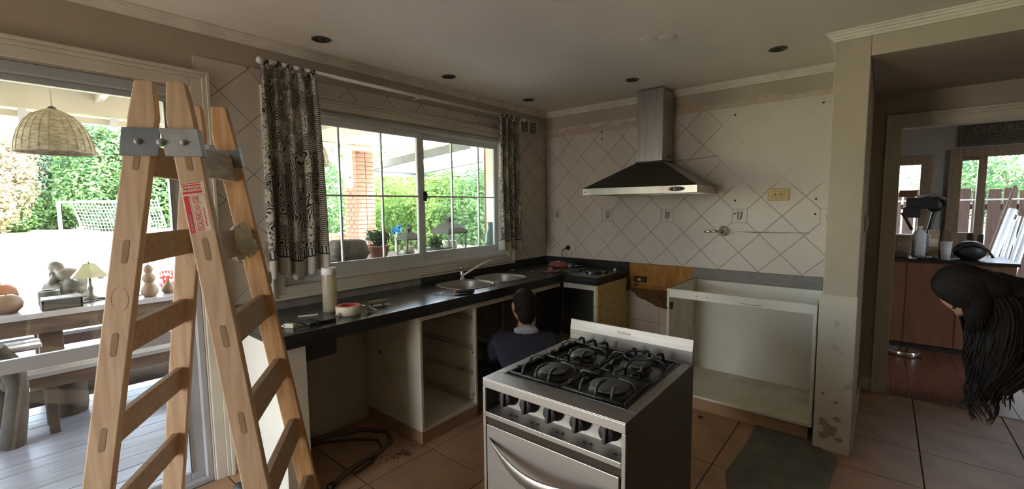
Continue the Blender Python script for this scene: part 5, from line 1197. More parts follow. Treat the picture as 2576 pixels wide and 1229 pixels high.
ax = [(3.06, -.62, 1.06, .060), (3.10, -.61, 1.03, .085), (3.14, -.60, .96, .105), (3.155, -.60, .88, .112), (3.155, -.605, .78, .112), (3.15, -.61, .68, .104), (3.135, -.625, .60, .080), (3.12, -.635, .53, .05), (3.115, -.64, .47, .02)]
b = MB(); b.tube([(x, y, z) for x, y, z, r in ax], [r*.86 for *_, r in ax], n=20)
rn = random.Random(12)
def lock(a, r0, endz, curl, th, turns, dx=0, top=1.05):
    pts = []; ph_ = rn.uniform(0, 6)
    for j in range(16):
        u = j/15; z = top-(top-endz)*u
        i_ = min(range(len(ax)), key=lambda q: abs(ax[q][2]-z)); t_ = 0
        i2 = min(i_+1, len(ax)-1) if z < ax[i_][2] else max(i_-1, 0)
        dz = ax[i2][2]-ax[i_][2]; t_ = (z-ax[i_][2])/dz if abs(dz) > 1e-6 else 0; t_ = max(0, min(1, t_))
        cx, cy, R_ = (ax[i_][q]+(ax[i2][q]-ax[i_][q])*t_ for q in (0, 1, 3))
        k_ = max(R_, .045)*r0
        pts.append((cx+dx*u+k_*math.cos(a)+curl*u*math.sin(turns*u+ph_), cy+k_*.85*math.sin(a)+curl*u*math.cos(turns*u+ph_), z))
    b.tube(pts, [th*(.7+.3*math.sin(PI*min(1, j/8))) if j < 12 else th*(16-j)/5.5 for j in range(16)], n=5)
for k in range(300): lock(rn.uniform(0, 2*PI), rn.uniform(.70, 1.02), rn.uniform(.46, .72), rn.uniform(.006, .02), rn.uniform(.004, .009), rn.uniform(7, 13))
for k in range(26): lock(rn.uniform(-.6, .7), rn.uniform(.85, 1.05), rn.uniform(.44, .60), rn.uniform(.008, .02), .010, 10, dx=rn.uniform(.01, .06))
for k, (x, y, r, n_, L) in enumerate(((3.075, -.665, .026, 1, .17), (3.10, -.66, .034, 1, .19), (3.135, -.655, .030, -1, .18), (3.06, -.66, .020, -1, .12), (3.15, -.65, .028, 1, .13), (3.09, -.655, .024, -1, .20))):
    for q in range(5):
        pts = []; ox, oy, oz = rn.uniform(-.012, .012), rn.uniform(-.01, .01), rn.uniform(-.02, .02); r2 = r*rn.uniform(.8, 1.15)
        for j in range(22):
            u = j/21; ang = n_*(u*5.6+k+q*.12); pts.append((x+ox+r2*math.cos(ang)*(.25+u), y+oy+r2*.5*math.sin(ang), .64+oz-(L+.09)*u))
        b.tube(pts, [.001+.0042*math.sin(PI*min(1, (j+1)/22)**.7) for j in range(22)], n=5)
b.build('hair', M['hair'], p2)

# ================================================================== PATIO
DZ_ = -.03
deck = struct(box(-6.35, -.14, -8.2, 3.2, -.40, -.055).build('floor_patio', M['soil']))
pr = None
for k in range(44):
    x = -.16-.1405*(k+1)
    if pr is None: pr = MB().box(.002, .1385, -8.2, 3.2, -.055, DZ_).build('plank', M['deck'], deck, bevel=.002, seg=1); pr.matrix_local = Matrix.Translation((x, 0, 0))
    else: child_copy(pr, deck, Matrix.Translation((x, .37*k % .9-.45, random.uniform(-.0015, .0015))))
struct(box(-90, -6.35, -60, 70, -.6, -.40).build('lawn', M['lawn']))
b = MB(); b.box(-4.85, -.14, -8.5, .98, 2.72, 2.84); struct(b.build('roof_porch', M['beam']))  # porch roof, its end extended to keep sun off the brick pillar
for k in range(9): pass
b = MB(); b.box(-4.04, -3.90, -8.5, .62, 2.475, 2.72); o = b.build('beam_porch', M['beam'], bevel=.004); struct(o)
struct(MB().box(-4.0, -3.92, -8.5, .62, 2.385, 2.452).build('beam_porch_lower', M['beam'], bevel=.003))
for k in range(13):
    y = -8.2+k*.68
    struct(MB().box(-4.06, -3.86, y-.03, y+.03, 2.32 if k % 2 else 2.36, 2.475).build('beam_end', M['white_paint'], bevel=.003))
for k in range(7): struct(MB().box(-3.9, -.14, -7.9+k*1.25, -7.9+k*1.25+.06, 2.62, 2.72).build('beam_joist', M['beam'], bevel=.003))
# brick pier with its white bracket
bp_ = struct(MB().box(-4.608, -4.212, .372, .688, -.06, 2.72).build('pillar_brick', M['mortar']))
cs = .0716
bA = MB().box(0, .206, 0, .168, 0, .058).build('brick', M['brick'], bp_, bevel=.004, seg=1); bB = MB().box(0, .136, 0, .168, 0, .058).build('brick', M['brick'], bp_, bevel=.004, seg=1)
first = {0: True, 1: True}
for k in range(38):
    z = -.05+k*cs
    wid = (.206, bA, 0) if k % 2 == 0 else (.136, bB, 1)
    n_ = 2 if k % 2 == 0 else 3
    for i in range(n_):
        for j in range(2):
            T = Matrix.Translation((-4.62+i*(wid[0]+.008)+random.uniform(-.002, .002), .36+j*.176+random.uniform(-.002, .002), z))
            if first[wid[2]]: wid[1].matrix_local = T; first[wid[2]] = False
            else: child_copy(wid[1], bp_, T)
t = thing('timber_bracket', 'white timber post and diagonal brace fixed beside the brick pillar', 'bracket', (-4.1, .16, 1.8))
MB().box(-4.15, -4.05, .11, .205, 1.78, 2.60).build('post', M['white_plastic'], t, bevel=.004)
b = MB().hexa([(-4.14, .10, 1.99), (-4.06, .10, 1.99), (-4.06, .13, 2.12), (-4.14, .13, 2.12)], [(-4.14, -.44, 2.47), (-4.06, -.44, 2.47), (-4.06, -.33, 2.49), (-4.14, -.33, 2.49)]); b.build('brace', M['beam'], t, bevel=.003)
MB().ball((-4.049, .155, 1.95), .004, .012, .012).build('bolt', M['hole'], t)
# translucent pergola roof
pg = thing('pergola', 'grey sloping pergola with translucent roofing panels beyond the brick pillar', 'pergola', (-3.8, 3, -.05))
def zr(x): return 2.472+(x+2.3)*.066
for k, y in enumerate((1.10, 2.35, 3.6, 4.85)):
    xa, xb = -2.2, -5.2
    MB().hexa([(xb, y, zr(xb)-.13), (xa, y, zr(xa)-.13), (xa, y+.07, zr(xa)-.13), (xb, y+.07, zr(xb)-.13)], [(xb, y, zr(xb)), (xa, y, zr(xa)), (xa, y+.07, zr(xa)), (xb, y+.07, zr(xb))]).build('rafter', M['grey_beam'], pg, bevel=.003)
for k in range(7):
    y = 1.13+k*.62; MB().quad((-5.4, y, zr(-5.4)+.004), (-2.0, y, zr(-2.0)+.004), (-2.0, y+.6, zr(-2.0)+.004), (-5.4, y+.6, zr(-5.4)+.004)).build('roof_panel', M['awning'], pg)
MB().box(-5.28, -5.18, .95, 5.3, 2.10, 2.20).build('gutter', M['white_plastic'], pg, bevel=.004); MB().box(-5.16, -5.08, 1.0, 5.2, 2.17, 2.27).build('front_beam', M['grey_beam'], pg, bevel=.003)
for y in (1.1, 4.9): MB().box(-5.17, -5.08, y, y+.09, -.40, 2.17).build('post', M['grey_beam'], pg, bevel=.003)
struct(MB().box(-.52, -.14, -.35, -.20, -.05, 2.72).build('wall_porch_return', M['white_paint'])); 
b = struct(MB().box(-.545, -.52, -.35, -.20, -.05, 2.72).build('trim_7', M['brick']))
# ledge outside the kitchen window with the things on it
lg = tag(MB().box(-.92, -.14, -2.9, -.36, .99, 1.03).box(-.9, -.16, -2.88, -2.82, -.03, .99).box(-.9, -.16, -.45, -.39, -.03, .99).build('outdoor_shelf', M['table_wood'], bevel=.003), 'brown outdoor shelf running below the kitchen window outside', 'shelf')
LZ = 1.03
def lid_basket():
    t = thing('wicker_hamper', 'dark wicker hamper with a domed lid outside the window', 'basket', (-.55, -1.92, LZ))
    c = (-.55, -1.93, LZ)
    MB().lathe([(.001, 0), (.78, 0), (.98, .055), (.96, .06), (.001, .06)], c=c, n=36, sx=.115, sy=.155, exp=5).build('basket_body', M['dark_wicker'], t)
    MB().lathe([(1.0, .055), (1.03, .065), (1.0, .075)], c=c, n=36, sx=.115, sy=.155, exp=5).build('rim', M['dark_wicker'], t)
    MB().lathe([(1.0, .074), (.97, .10), (.86, .155), (.70, .17), (.001, .172)], c=c, n=36, sx=.112, sy=.150, exp=5).build('lid', M['dark_wicker'], t)
lid_basket()
def lantern(label, c, s, dome, group):
    t = thing('lantern', label, 'lantern', c, group=group); cx, cy, cz = c
    MB().box(cx-s/2, cx+s/2, cy-s/2, cy+s/2, cz, cz+.014).build('base', M['lantern'], t, bevel=.003)
    h = s*1.05*dome
    for sx in (-1, 1):
        for sy in (-1, 1): MB().box(cx+sx*s*.46-.005, cx+sx*s*.46+.005, cy+sy*s*.46-.005, cy+sy*s*.46+.005, cz+.014, cz+h).build('post', M['lantern'], t)
    for (ax_, sg_) in (('x', -1), ('x', 1), ('y', -1), ('y', 1)):
        b = MB(); e = s*.46
        for q in (-1, 1):
            if ax_ == 'x': b.tube([(cx+sg_*e, cy-q*e, cz+.014), (cx+sg_*e, cy+q*e, cz+h)], .0022, n=5)
            else: b.tube([(cx-q*e, cy+sg_*e, cz+.014), (cx+q*e, cy+sg_*e, cz+h)], .0022, n=5)
        b.build('cross_wire', M['lantern'], t)
    MB().lathe([(.74, h-.004), (.76, h+.008), (.60, h+s*.20), (.36, h+s*.36), (.15, h+s*.46), (.12, h+s*.48), (.15, h+s*.52), (.22, h+s*.58), (.15, h+s*.66), (.001, h+s*.69)], c=c, n=4, sx=s, sy=s, T=Matrix.Translation(c) @ Matrix.Rotation(PI/4, 4, 'Z') @ Matrix.Translation((-cx, -cy, -cz)), smooth=False).build('roof', M['lantern'], t)
    MB().tube([(cx, cy-s*.10, cz+h+s*.62), (cx, cy-s*.12, cz+h+s*.78), (cx, cy, cz+h+s*.84), (cx, cy+s*.12, cz+h+s*.78), (cx, cy+s*.10, cz+h+s*.62)], .004, n=6).build('ring', M['lantern'], t)
    MB().lathe([(.001, .015), (s*.30, .015), (s*.30, h*.55), (s*.27, h*.56), (.001, h*.54)], c=c, n=20).build('candle', M['candle'], t)
lantern('small lantern with a thick cream candle, outside left of the window mullion', (-.55, -1.335, LZ), .155, .85, 'outdoor lanterns')
lantern('larger grey roofed lantern, outside right of the window mullion', (-.55, -.85, LZ), .24, .68, 'outdoor lanterns')
def leafcloud(name, parts, seed, m, parent=None, shell=.35):
    """leaves as folded quads; parts = [(centre, (rx, ry, rz), n, leaf size)]"""
    rn = random.Random(seed); v = []; f = []
    for (c, r, n, s) in parts:
        for _ in range(n):
            d = Vector((rn.gauss(0, 1), rn.gauss(0, 1), rn.gauss(0, 1))).normalized(); k = 1-shell*rn.random()**1.3
            wob = 1+.22*math.sin(d.x*7+seed)*math.sin(d.y*6+1.3*seed)*math.cos(d.z*5)
            p = Vector((c[0]+d.x*r[0]*k*wob, c[1]+d.y*r[1]*k*wob, c[2]+d.z*r[2]*k*wob))
            nrm = (d+Vector((rn.uniform(-.8, .8), rn.uniform(-.8, .8), rn.uniform(-.4, 1.0)))).normalized()
            a = nrm.orthogonal().normalized(); q = rn.uniform(0, 6.28); bb = nrm.cross(a); a, bb = a*math.cos(q)+bb*math.sin(q), bb*math.cos(q)-a*math.sin(q)
            L, Wd = s*rn.uniform(.7, 1.3), s*rn.uniform(.35, .6); o_ = len(v)
            v += [p-a*L*.5, p+bb*Wd*.5+nrm*.08*L, p+a*L*.5, p-bb*Wd*.5+nrm*.08*L]; f.append((o_, o_+1, o_+2, o_+3))
    b = MB(); b.v = v; b.f = f; b.sm = [False]*len(f)
    o = b.build(name, m, parent); o['kind'] = 'stuff'; return o
def potted(name, label, c, rp, hp, m, hf, seed, leafm, n=260, s=.05):
    t = thing(name, label, 'plant', c)
    MB().lathe([(.001, 0), (rp*.72, 0), (rp*.98, hp*.86), (rp*1.05, hp*.86), (rp*1.05, hp), (rp*.92, hp), (rp*.90, hp*.9), (.001, hp*.9)], c=c, n=24).build('pot', m, t)
    b = MB(); rn = random.Random(seed)
    for k in range(7): b.tube([(c[0], c[1], c[2]+hp*.9), (c[0]+rn.uniform(-.06, .06), c[1]+rn.uniform(-.06, .06), c[2]+hp+hf*.6)], .003, n=5)
    b.build('stem', M['bark'], t)
    leafcloud('foliage', [((c[0], c[1], c[2]+hp+hf*.5), (rp*1.25, rp*1.25, hf*.55), n, s)], seed, leafm, t, .8)
potted('potted_plant', 'leafy plant in a terracotta pot outside, left of the small lantern', (-.62, -1.60, LZ), .095, .10, M['terracotta'], .14, 21, M['leaf_dark'])
t = thing('planter_tray', 'low pale green planter tray outside in front of the large lantern', 'planter', (-.42, -1.12, LZ)); MB().box(-.50, -.34, -1.22, -1.00, LZ, LZ+.045).build('tray_body', M['candle'], t, bevel=.004); MB().box(-.51, -.33, -1.23, -.99, LZ+.045, LZ+.055).build('rim', M['lantern'], t, bevel=.002)
leafcloud('foliage', [((-.45, -1.12, LZ+.10), (.05, .07, .07), 120, .05)], 4, M['leaf_mid'], t, .8)
t = thing('blue_parasol', 'crumpled bright blue plastic sheet outside above the terracotta pot', 'plastic sheet', (-1.1, -1.05, 1.18))
rn = random.Random(6); g = 7; vs = [(-1.1+.02*rn.uniform(-1, 1), -1.12+.11*i/g+rn.uniform(-.01, .01), 1.17+.08*j/g+.03*i/g+rn.uniform(-.012, .012)) for j in range(g+1) for i in range(g+1)]
MB().add(vs, [(j*(g+1)+i, j*(g+1)+i+1, (j+1)*(g+1)+i+1, (j+1)*(g+1)+i) for j in range(g) for i in range(g)]).build('sheet', M['blue_cloth'], t, solid=.003)
MB().tube([(-1.1, -1.10, 0), (-1.1, -1.08, 1.2)], .012, n=8).lathe([(.001, 0), (.16, 0), (.16, .04), (.001, .06)], c=(-1.1, -1.10, DZ_), n=16).build('stand', M['white_plastic'], t)
t = thing('teal_bottle', 'teal glazed bottle outside, beside the right curtain edge', 'bottle', (-.36, -.43, LZ)); MB().lathe([(.001, 0), (.058, 0), (.062, .05), (.052, .14), (.030, .20), (.026, .235), (.034, .245), (.034, .26), (.02, .26), (.02, .24), (.001, .235)], c=(-.40, -.42, LZ), n=24).build('bottle_body', M['teal_vase'], t)
def plastic_chair(label, x, y, rz):
    t = thing('plastic_chair', label, 'chair', (x, y, DZ_), rz, group='white plastic garden chairs'); P_ = M['white_plastic']
    MB().box(-.22, .22, -.22, .22, .40, .425).build('seat', P_, t, bevel=.01, world=False)
    b = MB()
    for k in range(5): b.box(-.20+k*.085, -.14+k*.085, .20, .225, .425, .84)
    b.box(-.23, .23, .195, .23, .80, .90); b.build('backrest', P_, t, bevel=.012, world=False)
    for sx in (-1, 1):
        MB().tube([(sx*.24, .20, .66), (sx*.25, -.05, .66), (sx*.25, -.19, .63), (sx*.23, -.20, .42)], .02, n=8).build('armrest', P_, t, world=False)
        for sy in (-1, 1): MB().tube([(sx*.20, sy*.20, .41), (sx*.23, sy*.24, 0)], [.024, .018], n=8).build('leg', P_, t, world=False)
plastic_chair('white plastic garden chair beside the brick pillar', -3.05, -.20, 1.25)
plastic_chair('white plastic garden chair half hidden by the left curtain', -3.0, -1.15, 1.0)
# pendant lamps
def pendant(label, x, y, z0):
    t = thing('pendant_lamp', label, 'lamp', (x, y, z0), group='wicker pendant lamps'); n = 26
    pf = [(.196, 0), (.198, .012), (.190, .07), (.172, .14), (.140, .205), (.095, .255), (.040, .283), (.012, .292)]
    MB().lathe(pf+[(.010, .285), (.038, .277), (.092, .248), (.135, .20), (.166, .136), (.183, .07), (.190, .012)], c=(x, y, z0), n=36).build('shade', M['wicker'], t)
    b = MB()
    for k in range(n):
        a = 2*PI*k/n; b.tube([(x+r*1.004*math.cos(a), y+r*1.004*math.sin(a), z0+z) for r, z in pf], .0032, n=4)
    b.build('rib', M['wicker'], t)
    for zz, r in ((.008, .199),): MB().tube([(x+r*math.cos(2*PI*k/36), y+r*math.sin(2*PI*k/36), z0+zz) for k in range(37)], .006, n=6).build('rim', M['wicker'], t)
    MB().tube([(x, y, z0+.29), (x, y, 2.72)], .004, n=6).build('cord', M['pale_plastic'], t); MB().lathe([(.02, .285), (.022, .30), (.008, .312)], c=(x, y, z0), n=12).build('cap', M['darkbox'], t)
    MB().ball((x, y, z0+.17), .035).build('bulb', M['white_paint'], t)
pendant('white wicker dome pendant lamp hanging outside the patio door', -1.6, -3.416, 1.838)
pendant('white wicker dome pendant lamp outside, mostly behind the left curtain', -1.6, -1.715, 1.868)
# long table and benches
tb = thing('patio_table', 'long brown timber patio table outside the glass door', 'table', (-2.45, -4.2, DZ_)); TZ = .72
for k in range(6): MB().box(-2.95+k*.168, -2.95+k*.168+.162, -6.2, -2.35, TZ-.04, TZ).build('top_board', M['table_top'], tb, bevel=.003)
b = MB(); b.box(-2.03, -1.985, -6.1, -2.45, TZ-.16, TZ-.04); b.box(-2.9, -2.855, -6.1, -2.45, TZ-.16, TZ-.04); b.build('apron', M['table_wood'], tb, bevel=.004)
for y in (-5.6, -3.50, -2.62):
    for x in (-2.12, -2.66): MB().box(x-.05, x+.05, y-.065, y+.065, DZ_, TZ-.04).build('leg', M['table_wood'], tb, bevel=.006)
for y in (-5.6, -2.62): MB().box(-2.61, -2.17, y-.04, y+.04, .14, .24).build('stretcher', M['table_wood'], tb, bevel=.004)
MB().tube([(-2.02, -5.3, .10), (-1.95, -4.4, .11), (-1.93, -3.5, .105), (-1.90, -2.6, .115)], [.06, .066, .06, .068], n=12).build('log_rail', M['log'], tb)
def bench(label, x0, x1, y0, y1, z):
    t = thing('patio_bench', label, 'bench', ((x0+x1)/2, (y0+y1)/2, DZ_), group='slatted timber benches'); n = 4; wd = (x1-x0)/n
    for k in range(n): MB().box(x0+k*wd+.006, x0+(k+1)*wd-.006, y0, y1, z-.03, z).build('slat', M['table_top'], t, bevel=.003)
    for x in (x0+.02, x1-.06): MB().box(x, x+.04, y0+.05, y1-.05, z-.115, z-.03).build('rail', M['table_wood'], t, bevel=.003)
    for y in (y0+.12, y1-.16):
        for x in (x0+.03, x1-.07): MB().box(x, x+.045, y, y+.05, DZ_, z-.03).build('leg', M['log'], t, bevel=.003)
    return t
bench('near slatted timber bench just outside the patio door', -1.76, -1.466, -3.70, -2.3, .40)
bench('far slatted timber bench on the other side of the patio table', -3.12, -2.74, -3.95, -2.5, .40)
t = thing('log_stool', 'dark round log stool under the near bench', 'stool', (-1.78, -3.49, DZ_)); MB().lathe([(.001, 0), (.105, 0), (.115, .06), (.11, .30), (.10, .32), (.001, .32)], c=(-1.86, -3.46, DZ_), n=18).build('log_body', M['log'], t); MB().lathe([(.001, .322), (.092, .322), (.098, .318)], c=(-1.86, -3.46, DZ_), n=18).build('cut_face', M['table_wood'], t)
# rustic armchair cut by the frame's left edge
t = thing('log_armchair', 'rustic log armchair at the left edge of the patio view', 'chair', (-1.5, -3.95, DZ_))
b = MB(); b.tube([(-1.40, -3.78, .62), (-1.42, -3.72, .50), (-1.44, -3.70, .36), (-1.46, -3.72, .18), (-1.46, -3.75, DZ_)], [.05, .058, .05, .056, .06], n=10); b.build('leg', M['log'], t)
MB().tube([(-1.90, -3.76, .52), (-1.90, -3.76, DZ_)], .05, n=10).build('leg', M['log'], t); MB().tube([(-1.90, -4.5, .52), (-1.90, -4.5, DZ_)], .05, n=10).build('leg', M['log'], t); MB().tube([(-1.42, -4.5, .52), (-1.44, -4.5, DZ_)], .05, n=10).build('leg', M['log'], t)
MB().tube([(-1.46, -3.70, .42), (-1.70, -3.73, .30), (-1.90, -3.76, .40)], .045, n=10).build('brace', M['log'], t)
for k in range(4): MB().box(-1.95+.14*k, -1.95+.14*k+.122, -4.55, -3.70, .50, .535).build('seat_board', M['table_top'], t, bevel=.006)
for k in range(2): MB().box(-1.60+.12*k, -1.60+.12*k+.085, -3.86, -3.58+.0*k, .585, .61, T=Matrix.Identity(4)).build('arm_board', M['table_top'], t, bevel=.008)
for k in range(4): MB().hexa([(-1.96+k*.14, -4.52, .53), (-1.84+k*.14, -4.52, .53), (-1.84+k*.14, -4.49, .53), (-1.96+k*.14, -4.49, .53)], [(-1.96+k*.14, -4.66, 1.0), (-1.84+k*.14, -4.66, 1.0), (-1.84+k*.14, -4.63, 1.0), (-1.96+k*.14, -4.63, 1.0)]).build('back_slat', M['table_wood'], t, bevel=.004)
# things on the patio table
t = thing('thinker_statue', 'dark statuette of a seated hunched thinker on the patio table', 'statue', (-2.60, -3.35, TZ))
c = Vector((-2.60, -3.36, TZ)); Q = Vector((0, -1, 0)); B_ = Vector((0, 1, 0))
_q, _n = Vector((.77, .64, 0)), Vector((-.64, .77, 0))
def TS(l, u, d=0): return c+_q*l+_n*d+Vector((0, 0, u))
b = MB(); ang_ = Matrix.Rotation(math.atan2(.64, .77), 4, 'Z')
def SB(l, u, d, rl, rd, ru, tilt=0): b.ball((0, 0, 0), rl, rd, ru, n=18, T=Matrix.Translation(TS(l, u, d)) @ ang_ @ Matrix.Rotation(tilt, 4, 'Y'))
SB(.075, .075, 0, .085, .085, .075); SB(.095, .135, 0, .068, .085, .085); SB(.055, .190, 0, .085, .095, .058, .45); SB(-.012, .225, 0, .050, .05, .035, .5)
SB(-.060, .262, 0, .058, .045, .046, .35); SB(-.105, .243, 0, .018, .024, .016, .5); SB(-.085, .222, 0, .026, .026, .02)
b.tube([TS(.02, .20, .075), TS(-.04, .145, .07), TS(-.075, .115, .045)], [.035, .030, .026], n=12); b.tube([TS(-.08, .118, .03), TS(-.11, .165, .01), TS(-.098, .212, 0)], [.027, .022, .024], n=12)
b.tube([TS(.02, .20, -.075), TS(-.03, .14, -.07), TS(-.095, .135, -.04)], [.035, .030, .022], n=12)
for d_ in (.045, -.045): b.tube([TS(.05, .075, d_), TS(-.06, .095, d_), TS(-.105, .098, d_)], [.058, .048, .042], n=12); b.tube([TS(-.10, .10, d_), TS(-.088, .05, d_), TS(-.085, .01, d_)], [.042, .036, .03], n=12)
fused('figure', b, M['bronze'], t, .007)
MB().hexa([TS(-.135, 0, .09), TS(.15, 0, .09), TS(.15, 0, -.09), TS(-.135, 0, -.09)], [TS(-.12, .035, .08), TS(.14, .06, .08), TS(.14, .06, -.08), TS(-.12, .035, -.08)]).build('rock_base', M['bronze'], t, bevel=.01)
t = thing('table_lamp', 'small table lamp with a flared pale shade on the patio table', 'lamp', (-2.30, -3.24, TZ)); c = (-2.30, -3.235, TZ)
MB().lathe([(.001, 0), (.05, 0), (.046, .014), (.016, .035), (.012, .07), (.019, .095), (.010, .12), (.008, .19), (.014, .196), (.001, .2)], c=c, n=18).build('base', M['bronze'], t)
MB().lathe([(.128, .190), (.120, .200), (.078, .250), (.042, .298), (.036, .298), (.072, .250), (.122, .190)], c=c, n=6, smooth=False).build('shade', M['lampshade'], t)
MB().tube([(c[0], c[1], TZ+.296), (c[0], c[1], TZ+.318)], .005, n=6).build('finial', M['bronze'], t)
for a in (-1, 1): MB().ball((c[0], c[1]+a*.07, TZ+.190), .028, .028, .028, n=12).build('bulb', M['white_plastic'], t); 
t = thing('lamp_cable', 'black lamp cable coiled on the patio table', 'cable', (-2.2, -3.2, TZ)); MB().tube([(-2.30, -3.19, TZ+.006), (-2.22, -3.08, TZ+.006), (-2.18, -3.16, TZ+.006), (-2.12, -3.30, TZ+.006), (-2.24, -3.40, TZ+.006)], .005, n=6).tube([(-2.26, -3.2, TZ+.006), (-2.14, -3.06, TZ+.012), (-2.1, -3.0, TZ+.006), (-2.2, -2.92, TZ+.006)], .005, n=6).build('cable_body', M['hole'], t)
t = thing('wooden_crate', 'dark wooden crate on the near edge of the patio table', 'crate', (-2.08, -3.44, TZ))
b = MB(); b.box(-2.16, -1.995, -3.535, -3.522, TZ, TZ+.075); b.box(-2.16, -1.995, -3.33, -3.317, TZ, TZ+.075); b.box(-2.01, -1.995, -3.535, -3.317, TZ, TZ+.075); b.box(-2.16, -2.145, -3.535, -3.317, TZ, TZ+.075); b.build('side_board', M['darkbox'], t, bevel=.002)
MB().box(-2.16, -1.995, -3.535, -3.317, TZ, TZ+.01).build('bottom', M['darkbox'], t); MB().box(-2.155, -2.0, -3.53, -3.322, TZ+.075, TZ+.083).build('lid', M['table_top'], t, bevel=.002)
t = thing('round_tin', 'round pale tin standing behind the dark crate', 'tin', (-2.33, -3.50, TZ)); MB().lathe([(.001, 0), (.062, 0), (.064, .006), (.064, .095), (.060, .10), (.056, .095), (.001, .09)], c=(-2.36, -3.47, TZ), n=24).build('tin_body', M['darkbox'], t); MB().lathe([(.060, .098), (.066, .102), (.062, .108), (.056, .104)], c=(-2.36, -3.47, TZ), n=24).build('rim', M['chrome'], t)
def gourd(label, c, blobs, m):
    t = thing('gourd', label, 'gourd', c, group='dried gourds'); b = MB(); pf = []
    MB().lathe(blobs, c=c, n=22).build('gourd_body', m, t); z = blobs[-1][1]
    MB().tube([(c[0], c[1], c[2]+z-.004), (c[0]+.004, c[1]+.003, c[2]+z+.018)], [.005, .003], n=6).build('stalk', M['bark'], t)
gourd('large round orange gourd at the left edge of the patio table', (-2.45, -3.72, TZ), [(.001, 0), (.05, .004), (.085, .04), (.095, .09), (.085, .14), (.055, .172), (.018, .178), (.001, .176)], M['orange_gourd'])
gourd('round brown gourd in front of the orange one', (-2.12, -3.70, TZ), [(.001, 0), (.05, .004), (.078, .035), (.085, .07), (.072, .11), (.04, .132), (.001, .134)], M['gourd'])
gourd('stacked three lobed gourd figure beside the near ladder stile', (-2.05, -2.90, TZ), [(.001, 0), (.04, .003), (.058, .03), (.060, .06), (.046, .095), (.030, .115), (.036, .13), (.046, .15), (.046, .17), (.034, .192), (.024, .20), (.028, .212), (.034, .232), (.028, .255), (.012, .27), (.001, .272)], M['gourd'])
gourd('small onion shaped gourd right of the three lobed one', (-2.12, -2.755, TZ), [(.001, 0), (.035, .003), (.052, .025), (.052, .045), (.034, .075), (.012, .10), (.006, .12), (.001, .122)], M['gourd'])
t = thing('striped_box', 'small red and white striped carton at the back of the patio table', 'box', (-2.6, -2.68, TZ)); MB().box(-2.64, -2.56, -2.72, -2.62, TZ, TZ+.15).build('carton_body', M['stripe'], t, bevel=.002); MB().box(-2.642, -2.558, -2.722, -2.618, TZ+.15, TZ+.158).build('lid', M['white_plastic'], t)
# ================================================================== GARDEN
gl = thing('football_goal', 'white football goal with a net on the sunlit lawn', 'goal', (-41.7, 2.0, -.40))
A, Bq = Vector((-44.2, -.10, -.40)), Vector((-39.25, 4.15, -.40)); H_ = 2.55; back = Vector((-.65, .76, 0)).normalized()*1.6
for p in (A, Bq): MB().box(-.10, .10, -.10, .10, 0, H_, T=Matrix.Translation(p)).build('post', M['goal'], gl)
MB().tube([A+Vector((0, 0, H_-.06)), Bq+Vector((0, 0, H_-.06))], .09, n=8).build('crossbar', M['goal'], gl)
for p in (A, Bq): MB().tube([p+Vector((0, 0, H_)), p+back*.6+Vector((0, 0, H_)), p+back*1.1+Vector((0, 0, .05)), p], .05, n=6).build('stay', M['goal'], gl)
MB().tube([A+back*1.1+Vector((0, 0, .05)), Bq+back*1.1+Vector((0, 0, .05))], .05, n=6).build('back_bar', M['goal'], gl)
b = MB()
for k in range(27):
    p = A.lerp(Bq, k/26); b.tube([p+back*.6+Vector((0, 0, H_)), p+back*.95+Vector((0, 0, 1.2)), p+back*1.1+Vector((0, 0, .05))], .022, n=3, cap=False)
for k in range(11):
    u = k/10; q = back*(.6+.5*u)+Vector((0, 0, H_-(H_-.05)*u)); sag = Vector((0, 0, -.12))
    b.tube([A+q, A.lerp(Bq, .25)+q+sag, A.lerp(Bq, .5)+q+sag*1.3, A.lerp(Bq, .75)+q+sag, Bq+q], .022, n=3, cap=False)
o = b.build('net', M['net'], gl); o['kind'] = 'stuff'
def tree(name, label, c, parts, seed, m, th, group='trees and shrubs beyond the lawn', cat='tree'):
    t = thing(name, label, cat, c, group=group); z = c[2]
    b = MB(); rn = random.Random(seed); b.tube([(c[0], c[1], z-.05), (c[0]+.1, c[1], z+th*.4), (c[0], c[1]+.1, z+th)], [max(.05, th*.035), max(.04, th*.028), max(.02, th*.012)], n=8)
    for k in range(5): a = k*1.3+seed; b.tube([(c[0], c[1], z+th*.45), (c[0]+th*.22*math.cos(a), c[1]+th*.22*math.sin(a), z+th*(.75+.05*k))], [max(.02, th*.014), max(.01, th*.005)], n=5)
    b.build('trunk', M['bark'], t)
    leafcloud('crown', [((c[0]+p[0], c[1]+p[1], z+p[2]), p[3], p[4], p[5]) for p in parts], seed, m, t)
def at(px, D):
    d = _f+_r*((px-1288)/FPX); p = CAM+d*D; return p.x, p.y
def big(label, px, D, h, r, seed, m, n=3200, s=.42, name='garden_tree', zc=.55):
    x, y = at(px, D)
    tree(name, label, (x, y, -.40), [((0, 0, h*zc, (r, r, h*.5), n, s)), (r*.4, -r*.3, h*.32, (r*.8, r*.8, h*.32), n//2, s), (-r*.5, r*.4, h*.75, (r*.7, r*.7, h*.3), n//2, s)], seed, m, h*.8) if False else tree(name, label, (x, y, -.40), [(0, 0, h*zc, (r, r, h*.5), n, s), (r*.4, -r*.3, h*.32, (r*.8, r*.8, h*.32), n//2, s), (-r*.5, r*.4, h*.75, (r*.7, r*.7, h*.3), n//2, s)], seed, m, h*.8)
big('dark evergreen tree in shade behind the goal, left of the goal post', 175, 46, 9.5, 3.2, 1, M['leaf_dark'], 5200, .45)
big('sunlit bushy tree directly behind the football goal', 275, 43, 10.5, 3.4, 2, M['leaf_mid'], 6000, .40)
big('tall light green tree right of the goal', 420, 44, 9.0, 3.2, 3, M['leaf_mid'], 4500, .40)
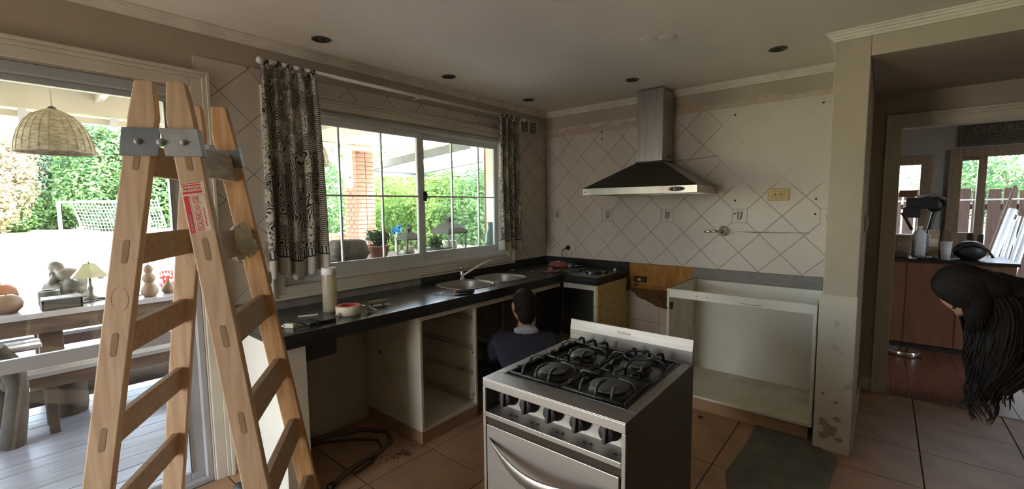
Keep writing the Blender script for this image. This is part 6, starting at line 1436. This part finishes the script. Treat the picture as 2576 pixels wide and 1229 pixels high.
big('pinkish dry leaved tree at the left edge of the garden view', 10, 37, 8.2, 2.4, 4, M['leaf_pink'], 3000, .36)
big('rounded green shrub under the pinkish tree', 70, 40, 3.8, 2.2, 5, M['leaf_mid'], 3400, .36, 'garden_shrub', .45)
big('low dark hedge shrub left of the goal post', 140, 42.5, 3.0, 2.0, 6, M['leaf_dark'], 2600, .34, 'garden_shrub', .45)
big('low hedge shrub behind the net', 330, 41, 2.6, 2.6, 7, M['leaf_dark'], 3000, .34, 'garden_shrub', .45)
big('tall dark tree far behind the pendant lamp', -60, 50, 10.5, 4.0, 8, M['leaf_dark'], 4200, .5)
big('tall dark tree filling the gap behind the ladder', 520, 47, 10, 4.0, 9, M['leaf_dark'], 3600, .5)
big('broad green tree behind the left curtain of the window', 700, 36, 9, 4.2, 10, M['leaf_mid'], 3600, .42)
kb = thing('lawn_kerb', 'pale stone kerb along the far edge of the lawn', 'kerb', (-47, 2, -.40))
x0_, y0_ = at(-80, 39.5); x1_, y1_ = at(560, 39.5); d_ = Vector((x1_-x0_, y1_-y0_, 0)); n_ = 14
for k in range(n_):
    p = Vector((x0_, y0_, 0))+d_*(k/n_); MB().box(0, d_.length/n_-.02, -.1, .1, -.40, -.22, T=Matrix.Translation(p) @ Matrix.Rotation(math.atan2(d_.y, d_.x), 4, 'Z')).build('kerb_stone', M['white_paint'], kb)
# shrubs seen through the kitchen window
def shrub(label, px, D, zc, r, rz, seed, m, n, s, name='garden_shrub'):
    x, y = at(px, D); tree(name, label, (x, y, -.40), [(0, 0, zc+.4, (r, r, rz), n, s), (r*.5, -r*.4, zc+.1, (r*.7, r*.7, rz*.7), n//2, s), (-r*.5, r*.4, zc+.5, (r*.7, r*.7, rz*.7), n//2, s)], seed, m, zc+.6)
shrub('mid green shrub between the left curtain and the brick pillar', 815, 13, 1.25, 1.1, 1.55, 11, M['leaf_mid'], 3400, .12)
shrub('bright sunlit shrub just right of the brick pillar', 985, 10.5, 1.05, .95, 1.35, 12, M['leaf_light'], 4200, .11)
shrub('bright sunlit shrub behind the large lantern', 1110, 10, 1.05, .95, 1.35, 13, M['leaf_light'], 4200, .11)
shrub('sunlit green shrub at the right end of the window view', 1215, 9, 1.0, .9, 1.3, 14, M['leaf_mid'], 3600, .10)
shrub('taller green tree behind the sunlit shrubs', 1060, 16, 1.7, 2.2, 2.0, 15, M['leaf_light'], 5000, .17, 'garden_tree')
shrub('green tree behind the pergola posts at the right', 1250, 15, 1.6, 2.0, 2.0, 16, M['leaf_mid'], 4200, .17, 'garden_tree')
shrub('green tree behind the brick pillar and the bracket', 850, 22, 2.2, 3.2, 3.0, 17, M['leaf_mid'], 4600, .26, 'garden_tree')
lw = thing('garden_wall', 'low orange brick wall in the garden left of the brick pillar', 'wall', (-7.6, 1.8, -.40))
MB().box(-7.72, -7.58, 1.02, 2.88, -.40, .83).build('core', M['mortar'], lw)
pr = None
for r_ in range(16):
    for k in range(9):
        T = Matrix.Translation((-7.735, 1.0+k*.215-(.1 if r_ % 2 else 0), -.39+r_*.076))
        if pr is None: pr = MB().box(0, .165, 0, .205, 0, .066).build('brick', M['brick'], lw, bevel=.004, seg=1, world=False); pr.matrix_local = MW[lw.name].inverted() @ T
        else: child_copy(pr, lw, MW[lw.name].inverted() @ T)
shrub('leafy branches above the plank fence beyond the far room door', 2520, 9.5, 1.9, 1.2, 1.0, 18, M['leaf_mid'], 3000, .11, 'garden_tree')
